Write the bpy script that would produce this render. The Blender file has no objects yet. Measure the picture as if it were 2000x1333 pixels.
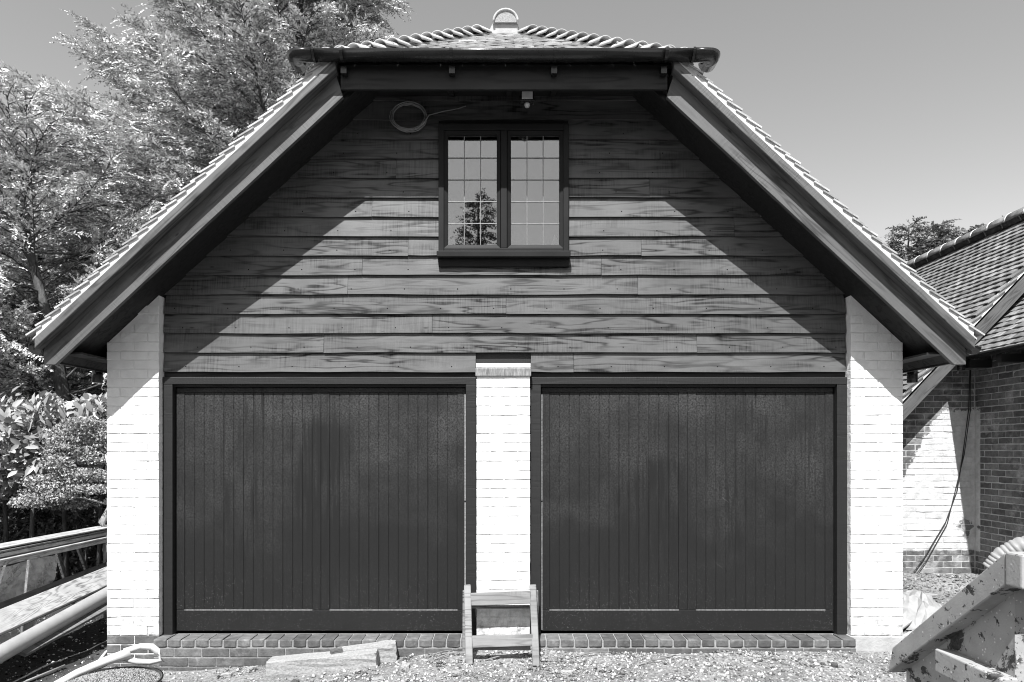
import bpy, math, random
import numpy as np
from mathutils import Matrix, Vector
random.seed(7); rng = np.random.default_rng(11)
R = math.radians
sc = bpy.context.scene
COL = sc.collection

# ------------------------------------------------------------------ camera
D, F = 5.5, 1314.0            # metres from the pier faces; focal length in photo pixels (2000 wide)
EYE = 1.494                   # eye above the door sill (z = 0)
cam = bpy.data.cameras.new('camera'); cam.lens = F / 2000 * 36; cam.sensor_width = 36
cam.shift_x = 0.007; cam.shift_y = 0.10675; cam.clip_start = 0.05; cam.clip_end = 1000
camo = bpy.data.objects.new('camera', cam); COL.objects.link(camo)
camo.location = (0, -D, EYE); camo.rotation_euler = (R(90), 0, 0); sc.camera = camo

# ------------------------------------------------------------------ light
SX, SZ = 0.20, 1.50           # sun travels (SX, 1, -SZ)
world = bpy.data.worlds.new('World'); sc.world = world; world.use_nodes = True
wn = world.node_tree.nodes; wl = world.node_tree.links
sky = wn.new('ShaderNodeTexSky'); sky.sky_type = 'NISHITA'; sky.sun_disc = False
sky.sun_elevation = math.atan2(SZ, math.hypot(1, SX)); sky.sun_rotation = math.atan2(-SX, -1.0) % (2 * math.pi)
sky.air_density = 1.0; sky.dust_density = 0.6; sky.ozone_density = 1.0
sepc = wn.new('ShaderNodeSeparateColor')          # black-and-white film seen through a yellow-red filter
m1 = wn.new('ShaderNodeMath'); m1.operation = 'MULTIPLY'; m1.inputs[1].default_value = 0.35
m2 = wn.new('ShaderNodeMath'); m2.operation = 'MULTIPLY_ADD'; m2.inputs[1].default_value = 0.65
bg = wn['Background']; bg.inputs['Strength'].default_value = 0.136
wl.new(sky.outputs[0], sepc.inputs[0]); wl.new(sepc.outputs[0], m1.inputs[0])
wl.new(sepc.outputs[1], m2.inputs[0]); wl.new(m1.outputs[0], m2.inputs[2]); wl.new(m2.outputs[0], bg.inputs['Color'])
sun = bpy.data.lights.new('sun', 'SUN'); sun.energy = 5.0; sun.angle = R(0.53)
suno = bpy.data.objects.new('sun', sun); COL.objects.link(suno)
suno.rotation_euler = Vector((SX, 1, -SZ)).to_track_quat('-Z', 'Y').to_euler()
sc.view_settings.view_transform = 'Standard'; sc.view_settings.look = 'None'
sc.view_settings.gamma = 1; sc.view_settings.use_curve_mapping = False; sc.view_settings.exposure = 0.95

try: sc.cycles.filter_width = 1.05
except Exception: pass

# ------------------------------------------------------------------ helpers
class MB:
    def __init__(s): s.v = []; s.f = []
    def add(s, verts, faces):
        o = len(s.v); s.v += [tuple(p) for p in verts]; s.f += [tuple(i + o for i in f) for f in faces]; return s
    def box(s, x0, x1, y0, y1, z0, z1):
        return s.add([(x0,y0,z0),(x1,y0,z0),(x1,y1,z0),(x0,y1,z0),(x0,y0,z1),(x1,y0,z1),(x1,y1,z1),(x0,y1,z1)],
                     [(0,3,2,1),(4,5,6,7),(0,1,5,4),(1,2,6,5),(2,3,7,6),(3,0,4,7)])
    def prism(s, poly, y0, y1):       # polygon in (x, z), extruded along y
        n = len(poly)
        a = sum(poly[i][0]*poly[(i+1)%n][1]-poly[(i+1)%n][0]*poly[i][1] for i in range(n))
        if a < 0: poly = poly[::-1]
        return s.add([(x,y0,z) for x,z in poly]+[(x,y1,z) for x,z in poly],
                     [tuple(range(n)), tuple(range(2*n-1,n-1,-1))]+[(i,i+n,(i+1)%n+n,(i+1)%n) for i in range(n)])
    def slab(s, pts, d):              # polygon in space, thickened by vector d
        n = len(pts); d = Vector(d); p = [Vector(q) for q in pts]
        return s.add(p+[q+d for q in p], [tuple(range(n-1,-1,-1)), tuple(range(n,2*n))]+[(i,(i+1)%n,(i+1)%n+n,i+n) for i in range(n)])
    def tube(s, pts, r, n=8, cap=True, flat=None):
        pts = [Vector(p) for p in pts]; k = len(pts); rs = r if hasattr(r,'__len__') else [r]*k
        ref = Vector((0,0,1)); o = len(s.v)
        for i,p in enumerate(pts):
            t = (pts[min(i+1,k-1)]-pts[max(i-1,0)]).normalized()
            a = t.cross(ref)
            if a.length < 1e-3: a = t.cross(Vector((1,0,0)))
            a.normalize(); b = a.cross(t)
            for j in range(n):
                q = 2*math.pi*j/n; s.v.append(tuple(p+a*math.cos(q)*rs[i]+b*math.sin(q)*rs[i]*(flat or 1)))
        for i in range(k-1):
            for j in range(n):
                s.f.append((o+i*n+j, o+i*n+(j+1)%n, o+(i+1)*n+(j+1)%n, o+(i+1)*n+j))
        if cap: s.f.append(tuple(o+j for j in range(n-1,-1,-1))); s.f.append(tuple(o+(k-1)*n+j for j in range(n)))
        return s
    def lathe(s, prof, n=20, c=(0,0,0)):
        o = len(s.v); k = len(prof)
        for r_,z_ in prof:
            for j in range(n):
                q = 2*math.pi*j/n; s.v.append((c[0]+r_*math.cos(q), c[1]+r_*math.sin(q), c[2]+z_))
        for i in range(k-1):
            for j in range(n): s.f.append((o+i*n+j, o+i*n+(j+1)%n, o+(i+1)*n+(j+1)%n, o+(i+1)*n+j))
        return s
    def mesh(s, name, smooth=False):
        me = bpy.data.meshes.new(name); me.from_pydata(s.v, [], s.f); me.update()
        if smooth: me.polygons.foreach_set('use_smooth', [True]*len(me.polygons))
        return me

def link(name, me, mat=None, parent=None, mtx=None, **props):
    o = bpy.data.objects.new(name, me); COL.objects.link(o)
    if mat is not None and me is not None and not me.materials: me.materials.append(mat)
    if parent is not None: o.parent = parent
    if mtx is not None: o.matrix_local = mtx
    for k, v in props.items(): o[k] = v
    return o
def obj(name, mb, mat, parent=None, smooth=False, bevel=0, loc=None, **props):
    """link a builder as one object; loc moves the origin there while the shape stays put"""
    if loc is not None: mb.v = [(a-loc[0], b-loc[1], c-loc[2]) for a,b,c in mb.v]
    o = link(name, mb.mesh(name, smooth), mat, parent, **props)
    if loc is not None: o.location = loc
    if bevel:
        m = o.modifiers.new('bevel', 'BEVEL'); m.width = bevel; m.segments = 2; m.limit_method = 'ANGLE'; m.angle_limit = R(40)
    return o
def thing(name, label, cat, loc=(0,0,0), group=None):
    o = link(name, None, label=label, category=cat); o.location = loc; o.empty_display_size = 0.1
    if group: o['group'] = group
    return o
def tag(o, label, cat, group=None):
    o['label'] = label; o['category'] = cat
    if group: o['group'] = group
    return o
def np_mesh(name, V, Q, mat, parent=None, smooth=False, **props):
    me = bpy.data.meshes.new(name); V = np.ascontiguousarray(V, dtype=np.float32); k = Q.shape[1]
    me.vertices.add(len(V)); me.vertices.foreach_set('co', V.ravel())
    me.loops.add(Q.size); me.loops.foreach_set('vertex_index', np.ascontiguousarray(Q, dtype=np.int32).ravel())
    me.polygons.add(len(Q)); me.polygons.foreach_set('loop_start', np.arange(0, Q.size, k, dtype=np.int32))
    me.polygons.foreach_set('loop_total', np.full(len(Q), k, dtype=np.int32))
    if smooth: me.polygons.foreach_set('use_smooth', np.ones(len(Q), dtype=bool))
    me.update(calc_edges=True)
    return link(name, me, mat, parent, **props)

# ------------------------------------------------------------------ materials (grey: the photograph is black and white)
class NT:
    def __init__(s, name):
        s.m = bpy.data.materials.new(name); s.m.use_nodes = True; s.n = s.m.node_tree.nodes; s.l = s.m.node_tree.links
        s.p = s.n['Principled BSDF']; s.out = s.n['Material Output']
    def new(s, t, **kw):
        n = s.n.new(t)
        for k, v in kw.items(): setattr(n, k, v)
        return n
    def put(s, sock, v):
        if hasattr(v, 'is_output') or isinstance(v, bpy.types.NodeSocket): s.l.new(v, sock)
        else: sock.default_value = v
    def math(s, op, a, b=None, c=None, clamp=False):
        n = s.new('ShaderNodeMath', operation=op); n.use_clamp = clamp; s.put(n.inputs[0], a)
        if b is not None: s.put(n.inputs[1], b)
        if c is not None: s.put(n.inputs[2], c)
        return n.outputs[0]
    def coord(s, kind='Object', scale=(1,1,1), rot=(0,0,0), rand=True):
        if kind == 'World': v = s.new('ShaderNodeNewGeometry').outputs['Position']
        else: v = s.new('ShaderNodeTexCoord').outputs[kind]
        if rand and kind == 'Object':
            oi = s.new('ShaderNodeObjectInfo'); ad = s.new('ShaderNodeVectorMath', operation='ADD')
            mu = s.new('ShaderNodeVectorMath', operation='SCALE'); cx = s.new('ShaderNodeCombineXYZ')
            s.l.new(oi.outputs['Random'], cx.inputs[0]); s.l.new(oi.outputs['Random'], cx.inputs[1]); s.l.new(oi.outputs['Random'], cx.inputs[2])
            s.l.new(cx.outputs[0], mu.inputs[0]); mu.inputs['Scale'].default_value = 61.7
            s.l.new(v, ad.inputs[0]); s.l.new(mu.outputs[0], ad.inputs[1]); base = ad.outputs[0]
        else: base = v
        if rot != (0,0,0):
            mp = s.new('ShaderNodeMapping'); mp.inputs['Rotation'].default_value = rot; s.l.new(base, mp.inputs[0]); base = mp.outputs[0]
        mp = s.new('ShaderNodeMapping'); mp.inputs['Scale'].default_value = scale; s.l.new(base, mp.inputs[0]); return mp.outputs[0]
    def noise(s, vec, scale=5, detail=4, rough=.55, dist=0):
        n = s.new('ShaderNodeTexNoise'); s.l.new(vec, n.inputs['Vector']); n.inputs['Scale'].default_value = scale
        n.inputs['Detail'].default_value = detail; n.inputs['Roughness'].default_value = rough; n.inputs['Distortion'].default_value = dist
        return n.outputs[0]
    def voro(s, vec, scale=5, feat='F1', out='Distance', rnd=1):
        n = s.new('ShaderNodeTexVoronoi', feature=feat); s.l.new(vec, n.inputs['Vector']); n.inputs['Scale'].default_value = scale
        n.inputs['Randomness'].default_value = rnd; return n.outputs[out]
    def ramp(s, v, a, b, lo=0., hi=1., smooth=False):
        n = s.new('ShaderNodeMapRange'); n.interpolation_type = 'SMOOTHSTEP' if smooth else 'LINEAR'
        s.put(n.inputs[0], v); n.inputs[1].default_value = a; n.inputs[2].default_value = b; n.inputs[3].default_value = lo; n.inputs[4].default_value = hi
        return n.outputs[0]
    def mix(s, f, a, b):
        n = s.new('ShaderNodeMix'); n.data_type = 'FLOAT'; s.put(n.inputs[0], f); s.put(n.inputs[2], a); s.put(n.inputs[3], b); return n.outputs[0]
    def rnd(s): return s.new('ShaderNodeObjectInfo').outputs['Random']
    def isl(s): return s.new('ShaderNodeNewGeometry').outputs['Random Per Island']
    def sep(s, v):
        n = s.new('ShaderNodeSeparateXYZ'); s.l.new(v, n.inputs[0]); return n.outputs
    def done(s, col, rough=.6, spec=.3, bump=None, bdist=.002, bstr=1., metal=0):
        s.put(s.p.inputs['Base Color'], (col,)*3+(1,) if isinstance(col, (int, float)) else col)
        s.put(s.p.inputs['Roughness'], rough); s.p.inputs['Specular IOR Level'].default_value = spec; s.p.inputs['Metallic'].default_value = metal
        if bump is not None:
            b = s.new('ShaderNodeBump'); b.inputs['Distance'].default_value = bdist; b.inputs['Strength'].default_value = bstr
            s.l.new(bump, b.inputs['Height']); s.l.new(b.outputs[0], s.p.inputs['Normal'])
        return s.m

def simple(name, lo, hi, scale=8, rough=.6, spec=.3, bump=0., bscale=60, rand=.12, stretch=(1,1,1), kind='Object'):
    t = NT(name); v = t.coord(kind, stretch)
    n = t.ramp(t.noise(v, scale, 5), .3, .7, lo, hi)
    if rand: n = t.math('MULTIPLY', n, t.ramp(t.rnd(), 0, 1, 1-rand, 1+rand))
    b = t.noise(v, bscale, 4) if bump else None
    return t.done(n, rough, spec, b, bump or .001)

def wood(name, lo, hi, rot=(0,0,0), rings=7.0, saw=.5, rough=.5, spec=.4, bump=.0012, big=1.0, axis='x'):
    """sawn boards: contour lines of a stretched noise give flame grain; fine cross lines give the saw marks"""
    t = NT(name)
    st = (2.1,18,20) if axis == 'x' else (18,2.1,20)
    v = t.coord('Object', st, rot)
    f = t.noise(v, .85*big, 2.0, .42, .12)
    fine = t.noise(t.coord('Object', (3,90,120) if axis == 'x' else (90,3,120), rot), 1, 3)
    w = t.math('MULTIPLY', t.math('ADD', f, t.math('MULTIPLY', fine, .012)), rings*6.283)
    ring = t.math('MULTIPLY_ADD', t.math('SINE', w), .5, .5)
    ring = t.math('POWER', ring, 2.6)
    amp = t.ramp(t.noise(t.coord('Object', (.8,3,5) if axis == 'x' else (3,.8,5), rot), 1.3, 2), .36, .62, .2, 1.15)
    g = t.math('MULTIPLY', ring, amp)
    sw = t.noise(t.coord('Object', (75,3,4) if axis == 'x' else (3,75,4), rot), 1, 2)
    sw2 = t.noise(t.coord('Object', (17,2,2) if axis == 'x' else (2,17,2), rot), 1, 2)
    swm = t.ramp(t.noise(t.coord('Object', (1.6,5,6) if axis == 'x' else (5,1.6,6), rot), 1.1, 2), .42, .6)
    sw = t.math('MULTIPLY', t.math('MULTIPLY', t.ramp(sw, .40, .68, 0, 1), t.ramp(sw2, .3, .6, .5, 1)), swm)
    cloud = t.noise(t.coord('Object', (1.2,3,3), rot), 2.2, 4)
    k = t.ramp(cloud, .3, .7, .62, 1.0)
    k = t.math('SUBTRACT', k, t.math('MULTIPLY', g, .55))
    k = t.math('SUBTRACT', k, t.math('MULTIPLY', sw, saw*.55), clamp=True)
    col = t.math('MULTIPLY', t.ramp(k, 0, 1, lo, hi), t.ramp(t.rnd(), 0, 1, .90, 1.10))
    knot = t.ramp(t.voro(t.coord('Object', (1.1,3,3), rot), 2.3), .03, .07, .35, 1)
    col = t.math('MULTIPLY', col, knot)
    h = t.math('SUBTRACT', t.math('MULTIPLY', fine, .4), t.math('ADD', t.math('MULTIPLY', sw, .8), t.math('MULTIPLY', g, .5)))
    return t.done(col, t.ramp(k, 0, 1, rough+.30, rough), spec, h, bump)

def bricks_white(name):
    t = NT(name); v = t.coord('Object'); w = t.coord('World', rand=False)
    n = t.ramp(t.noise(v, 9, 4), .3, .7, .66, .75)
    dirt = t.ramp(t.noise(w, 5, 6, .7), .62, .8, 0, .18)
    wz = t.sep(w)[2]
    n = t.math('SUBTRACT', n, dirt)
    n = t.math('SUBTRACT', n, t.math('MULTIPLY', t.ramp(wz, .45, -.02), t.ramp(t.noise(w, 14, 5, .7), .42, .66, 0, .46)))
    b = t.math('ADD', t.math('MULTIPLY', t.noise(v, 26, 4), 1.0), t.math('MULTIPLY', t.noise(v, 130, 3), .25))
    return t.done(n, .75, .15, b, .006)
def brick_red(name, lo=.10, hi=.24, rand=.35):
    t = NT(name); v = t.coord('Object')
    n = t.ramp(t.noise(v, 16, 5, .65), .3, .7, lo, hi)
    n = t.math('MULTIPLY', n, t.ramp(t.rnd(), 0, 1, 1-rand, 1+rand))
    eff = t.ramp(t.noise(v, 7, 6, .7), .56, .72, 0, .10)
    return t.done(t.math('ADD', n, eff), .85, .15, t.noise(v, 70, 4), .003)
def brick_house(name, mortar=False):
    """old brickwork with a ragged patch of white paint on it"""
    t = NT(name); v = t.coord('Object'); P = t.coord('World', rand=False); x, y, z = t.sep(P)
    if mortar: n = t.ramp(t.noise(v, 20, 4), .3, .7, .34, .50)
    else:
        n = t.ramp(t.noise(v, 15, 5, .65), .3, .7, .08, .18)
        n = t.math('MULTIPLY', n, t.ramp(t.rnd(), 0, 1, .65, 1.35))
        n = t.math('ADD', n, t.ramp(t.noise(P, 2.3, 6, .7), .53, .72, 0, .30))
    j = t.math('MULTIPLY', t.math('SUBTRACT', t.noise(P, 6, 5, .7), .5), .45)
    j2 = t.math('MULTIPLY', t.math('SUBTRACT', t.noise(P, 9, 4, .6), .5), .08)
    # above the diagonal: bare; paint from z .27 up to the diagonal (and 2.0)
    diag = t.math('MULTIPLY_ADD', t.math('SUBTRACT', x, 4.88), 1.75, 1.22)
    top = t.math('MINIMUM', diag, 1.97)
    a = t.ramp(t.math('SUBTRACT', t.math('ADD', top, j), z), -.015, .02)
    b_ = t.ramp(t.math('SUBTRACT', z, t.math('ADD', j2, .275)), -.01, .01)
    c = t.ramp(y, 2.60, 2.62)
    hole = t.ramp(t.math('ADD', t.math('MULTIPLY', t.math('ABSOLUTE', t.math('SUBTRACT', x, 5.62)), 1.3),
                  t.math('ADD', t.math('ABSOLUTE', t.math('SUBTRACT', z, .56)), t.math('MULTIPLY', j, .9))), .13, .15)
    m = t.math('MULTIPLY', t.math('MULTIPLY', a, b_), t.math('MULTIPLY', c, hole))
    wh = t.ramp(t.noise(P, 11, 5, .7), .35, .7, .60, .42)
    return t.done(t.mix(m, n, wh), .85, .15, t.noise(v, 45, 5, .7), .006)

def door_mat(name):
    t = NT(name); v = t.coord('World', rand=False); x, y, z = t.sep(v)
    dust = t.noise(v, 70, 5, .75); cloud = t.noise(v, 2.6, 4, .6)
    film = t.math('MULTIPLY', t.ramp(dust, .38, .72, 0, 1), t.ramp(cloud, .3, .7, .35, 1))
    upper = t.ramp(t.math('ADD', z, t.math('MULTIPLY', t.math('SUBTRACT', cloud, .5), 1.6)), .7, 2.1, .12, 1)
    film = t.math('MULTIPLY', film, upper)
    # water runs wiped through the dust film
    run = t.noise(t.coord('World', (34,1,2.2), rand=False), 1, 3, .5, .3)
    runm = t.math('MULTIPLY', t.ramp(run, .50, .62), t.ramp(t.noise(t.coord('World', (1.5,1,.55), rand=False), 1.15, 2), .50, .62))
    film = t.math('MULTIPLY', film, t.math('SUBTRACT', 1.0, t.math('MULTIPLY', runm, .85)))
    for xc, zt in ((-1.50, 1.80), (1.35, 1.5)):                   # wiped patch with runs below it
        nx = t.math('ADD', t.math('SUBTRACT', x, xc), t.math('MULTIPLY', t.math('SUBTRACT', run, .5), .5))
        inside = t.math('MULTIPLY', t.ramp(t.math('ABSOLUTE', nx), .28, .12, 0, 1, True), t.math('MULTIPLY', t.ramp(z, zt, zt-.15, 0, 1, True), t.ramp(z, .3, .9)))
        film = t.math('MULTIPLY', film, t.math('SUBTRACT', 1.0, t.math('MULTIPLY', inside, t.ramp(run, .38, .55, .35, .95))))
    col = t.math('ADD', .0135, t.math('MULTIPLY', film, .075))
    # mud splashes, thick near the sill
    sp = t.math('MULTIPLY', t.ramp(t.voro(v, 95), .26, .12), t.ramp(t.noise(v, 45, 1), .46, .56))
    low = t.math('MULTIPLY', t.ramp(z, .60, .02, .03, 1), t.ramp(t.noise(v, 3.1, 3), .35, .62))
    col = t.math('ADD', col, t.math('MULTIPLY', t.math('MULTIPLY', sp, low), .26))
    scr = t.ramp(t.noise(t.coord('World', (3,1,60), rot=(0,R(-38),0), rand=False), 1, 3), .70, .78)
    col = t.math('ADD', col, t.math('MULTIPLY', t.math('MULTIPLY', scr, t.ramp(cloud, .5, .65)), .05))
    grain = t.noise(t.coord('World', (300,1,8), rand=False), 1, 3)
    return t.done(col, t.ramp(film, 0, 1, .5, .75), .2, t.math('ADD', grain, t.math('MULTIPLY', dust, .6)), .0008)

def skip_mat(name):
    t = NT(name); v = t.coord('World', rand=False)
    base = t.ramp(t.noise(v, 9, 4), .3, .7, .30, .40)
    wear = t.math('MAXIMUM', t.ramp(t.noise(v, 7, 8, .75, .6), .56, .58), t.ramp(t.noise(v, 26, 6, .7, .3), .62, .64))
    spots = t.math('MULTIPLY', t.ramp(t.voro(v, 42), .22, .14), t.ramp(t.noise(v, 20, 2), .52, .58))
    n = t.mix(wear, base, t.ramp(t.noise(v, 60, 4), .3, .7, .03, .09))
    n = t.mix(spots, n, .62)
    scr = t.ramp(t.noise(t.coord('World', (8,8,110), rot=(R(35),0,R(20)), rand=False), 1, 3), .66, .74)
    n = t.mix(t.math('MULTIPLY', scr, .5), n, .42)
    return t.done(n, t.mix(wear, .45, .9), .35, t.math('SUBTRACT', t.noise(v, 90, 4), t.math('MULTIPLY', wear, .8)), .0012)

def leaf(name, lo, hi, trans=.35, rough=.5, spec=.35):
    t = NT(name); c = t.ramp(t.isl(), 0, 1, lo, hi)
    t.done(c, rough, spec)
    tr = t.new('ShaderNodeBsdfTranslucent'); mx = t.new('ShaderNodeMixShader'); mx.inputs[0].default_value = trans
    t.l.new(c, tr.inputs[0]); t.l.new(t.p.outputs[0], mx.inputs[1]); t.l.new(tr.outputs[0], mx.inputs[2]); t.l.new(mx.outputs[0], t.out.inputs[0])
    return t.m
def bark(name, lo=.03, hi=.14):
    t = NT(name); n = t.noise(t.coord('Object', (9,9,2)), 2, 6, .7)
    return t.done(t.ramp(n, .3, .7, lo, hi), .9, .1, n, .03)
def glass(name):
    t = NT(name); t.n.remove(t.p)
    g = t.new('ShaderNodeBsdfGlossy'); g.inputs['Roughness'].default_value = .012; g.inputs[0].default_value = (.9,.9,.9,1)
    tr = t.new('ShaderNodeBsdfTransparent'); tr.inputs[0].default_value = (.75,.75,.75,1)
    fr = t.new('ShaderNodeFresnel'); fr.inputs[0].default_value = 1.5
    mx = t.new('ShaderNodeMixShader'); t.l.new(t.math('ADD', fr.outputs[0], .17), mx.inputs[0])
    t.l.new(tr.outputs[0], mx.inputs[1]); t.l.new(g.outputs[0], mx.inputs[2]); t.l.new(mx.outputs[0], t.out.inputs[0]); return t.m
def poly_mat(name):
    t = NT(name); t.done(.75, .25, .5)
    tr = t.new('ShaderNodeBsdfTransparent'); mx = t.new('ShaderNodeMixShader')
    t.l.new(t.ramp(t.noise(t.coord('World', rand=False), 9, 4), .35, .65, .25, .6), mx.inputs[0])
    t.l.new(tr.outputs[0], mx.inputs[1]); t.l.new(t.p.outputs[0], mx.inputs[2]); t.l.new(mx.outputs[0], t.out.inputs[0]); return t.m
def ground_mat(name):
    t = NT(name); v = t.coord('World', rand=False); x, y, z = t.sep(v)
    g = t.ramp(t.noise(v, 38, 6, .75), .32, .68, .07, .40)
    g = t.math('MULTIPLY', g, t.ramp(t.noise(v, 1.7, 4), .3, .7, .65, 1.1))
    s = t.math('MULTIPLY', t.ramp(t.noise(v, 45, 6, .7), .3, .7, .02, .075), 1.0)
    sw = t.ramp(t.math('ADD', x, t.math('MULTIPLY', t.noise(v, 3, 4), .5)), -3.35, -2.75)      # dark garden soil beside the building
    far = t.ramp(t.noise(v, .4, 5), .3, .7, .05, .12)
    fm = t.math('MAXIMUM', t.ramp(t.math('ABSOLUTE', y), 7, 12), t.ramp(t.math('ADD', y, t.noise(v, 2, 3)), -1.9, -2.3))  # unseen foreground made dark packed earth to cut bounced light
    return t.done(t.mix(fm, t.mix(sw, s, g), far), .95, .05, t.noise(v, 60, 5, .7), .012)

MAT = dict(
    white=bricks_white('white_painted_brick'), red=brick_red('red_brick', .07, .14), mortar=simple('mortar', .22, .32, 40, .9, .1, .003, 120, 0),
    house_brick=brick_house('house_brick'), house_mortar=brick_house('house_mortar', True),
    clad=wood('stained_cladding', .002, .118, rings=4.5, spec=.30, saw=.6, rough=.38, bump=.0008), rake_l=wood('stained_rafter_board_rising', .03, .12, (0,R(43),0), saw=.2, rings=4),
    rake_r=wood('stained_rafter_board_falling', .03, .12, (0,R(-43),0), saw=.2, rings=4),
    stain=wood('stained_joinery', .008, .015, saw=.1, rings=3), soffit=wood('dark_soffit_board', .008, .016, saw=.1, rings=3),
    door=door_mat('dusty_stained_door'), frame=simple('black_window_frame', .014, .020, 4, .55, .12, 0, 60, 0),
    plastic=simple('black_plastic', .012, .02, 12, .22, .5, .0006, 30, 0), lead=simple('lead_strip', .14, .22, 30, .4, .5, 0, 60, .1),
    flash=simple('lead_flashing', .10, .30, 30, .5, .5, .002, 50, 0, (3,1,.6)), glass=glass('leaded_glass'),
    dark=simple('dark_interior', .01, .015, 4, .9, .1, 0, 60, 0), tile=simple('clay_tile', .26, .50, 12, .75, .25, .0025, 60, .3),
    tile2=simple('old_clay_tile', .10, .24, 12, .8, .2, .0025, 60, .35), ridge=simple('ridge_tile', .28, .42, 10, .7, .3, .002, 60, .12),
    cement=simple('verge_mortar', .46, .58, 14, .9, .1, .004, 90, 0), concrete=simple('concrete', .22, .34, 60, .95, .1, .006, 55, .05),
    raw=wood('raw_timber', .10, .46, saw=.1, rings=9, rough=.7, spec=.2, axis='y'), oldwood=wood('weathered_timber', .07, .24, saw=.4, rings=5, rough=.8, spec=.15, bump=.003),
    dwood=wood('dark_timber', .05, .14, saw=.2, rings=5, rough=.75, spec=.2, axis='y'),
    upvc=simple('pale_plastic_pipe', .26, .34, 6, .4, .4, .001, 40, 0), whitep=simple('white_plastic', .42, .52, 8, .4, .4, .002, 20, 0),
    skip=skip_mat('worn_skip_paint'), ground=ground_mat('gravel_ground'), stone=None,
    cyp=leaf('cypress_foliage', .18, .78, .10, .6, .15), cypd=leaf('dark_cypress_foliage', .05, .24, .15), broad=leaf('broadleaf_foliage', .12, .48, .15),
    laurel=leaf('laurel_leaf', .20, .46, .2, .3, .5), coton=leaf('small_leaf_foliage', .08, .50, .15), hedge=leaf('hedge_leaf', .03, .10, .15),
    bark=bark('bark'), palebark=bark('pale_bark', .25, .5), poly=poly_mat('clear_polythene'), cable=simple('cable', .02, .04, 5, .5, .3, 0, 60, 0),
    coil=simple('grey_cable', .18, .26, 5, .5, .3, 0, 60, 0), steel=simple('bright_steel', .6, .7, 20, .25, .5, 0, 60, 0),
    house_stain=wood('house_barge_board', .03, .12, (0,R(45),0), saw=.1, rings=6), render=simple('cement_render', .30, .42, 10, .9, .1, .004, 60, 0))
def stone_mat():
    t = NT('gravel_stone'); return t.done(t.ramp(t.isl(), 0, 1, .06, .52), .85, .15)
MAT['stone'] = stone_mat()
MAT['dust'] = simple('dusty_ledge_lit_edge', .16, .42, 18, .8, .2, 0, 60, 0, (4,1,4), 'World'); MAT['dust2'] = simple('thin_dust', .05, .12, 18, .8, .2, 0, 60, 0, (4,1,4), 'World')  # first one: dust on the ledges, and the painted sunlit leaf edge
MAT['stone2'] = NT('dull_gravel'); MAT['stone2'] = MAT['stone2'].done(MAT['stone2'].ramp(MAT['stone2'].isl(), 0, 1, .04, .34), .85, .15)
MAT['film'] = simple('dusty_plastic_film', .18, .34, 7, .5, .3, .004, 14, 0)
def chip_mat():
    t = NT('soil_crumb'); return t.done(t.math('POWER', t.isl(), 4), .9, .1)

# ------------------------------------------------------------------ ground
def sstep(a, b, x): t = np.clip((x-a)/(b-a), 0, 1); return t*t*(3-2*t)
def gz(x, y):
    x = np.asarray(x, float); y = np.asarray(y, float)
    z = -.275 + .14*sstep(-2.6, -.3, x) + .13*sstep(.4, 2.4, y)*sstep(3.0, 4.0, x)
    return z + .012*np.sin(x*3.1+1)*np.cos(y*4.3) + .008*np.sin(x*7.7+y*5.1)
gx = np.concatenate([-np.geomspace(300, 8, 14), np.linspace(-7.5, 7.5, 121), np.geomspace(8, 300, 14)])
gy = np.concatenate([-np.geomspace(300, 8, 14), np.linspace(-7.5, 7.5, 121), np.geomspace(8, 300, 14)])
GX, GY = np.meshgrid(gx, gy); V = np.stack([GX.ravel(), GY.ravel(), gz(GX, GY).ravel()], 1)
near = (np.abs(V[:,0]) < 7) & (np.abs(V[:,1]) < 5)
V[near, 2] += rng.normal(0, .004, near.sum())
nx, ny = len(gx), len(gy); I = np.arange(nx*ny).reshape(ny, nx)
np_mesh('ground', V, np.stack([I[:-1,:-1], I[:-1,1:], I[1:,1:], I[1:,:-1]], -1).reshape(-1, 4), MAT['ground'], smooth=True, kind='structure')

def scatter(name, n, xr, yr, smin, smax, mat, dens=None, zoff=0., **props):
    x = rng.uniform(*xr, n); y = rng.uniform(*yr, n)
    if dens is not None: k = dens(x, y) > rng.random(n); x, y = x[k], y[k]; n = len(x)
    s = smin*(smax/smin)**(rng.random(n)**2.4)
    B = np.array([(1,0,0),(-1,0,0),(0,1,0),(0,-1,0),(0,0,1),(0,0,-1)], float)
    Vv = B[None]*rng.uniform(.5, 1.2, (n,6,1)) + rng.normal(0, .18, (n,6,3))
    a = rng.uniform(0, 6.28, n); c, si = np.cos(a), np.sin(a)
    Rz = np.zeros((n,3,3)); Rz[:,0,0]=c; Rz[:,0,1]=-si; Rz[:,1,0]=si; Rz[:,1,1]=c; Rz[:,2,2]=1
    Vv = np.einsum('nij,nkj->nki', Rz, Vv*np.array([1,.8,.6])) * s[:,None,None]
    Vv += np.stack([x, y, gz(x, y)+s*.2+zoff], 1)[:,None]
    T = np.array([(0,2,4),(2,1,4),(1,3,4),(3,0,4),(2,0,5),(1,2,5),(3,1,5),(0,3,5)])
    Q = (np.arange(n)*6)[:,None,None]+T[None]
    return np_mesh(name, Vv.reshape(-1,3), Q.reshape(-1,3), mat, **props)
tag(scatter('gravel', 36000, (-3.3, 4.6), (-1.7, -.02), .004, .026, MAT['stone'],
    lambda x, y: np.clip(.45+.5*np.sin(x*1.3+.5)*np.cos(y*2.1)+.45*sstep(-2.4,-.5,x), .12, 1), kind='stuff'),
    'pale loose gravel spread in front of the garage doors', 'gravel')
tag(scatter('soil_crumbs', 6000, (-5.4, -3.1), (-1.6, 1.8), .003, .024, chip_mat(), kind='stuff'), 'crumbs of dark soil and chips beside the left pier', 'soil')
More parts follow.
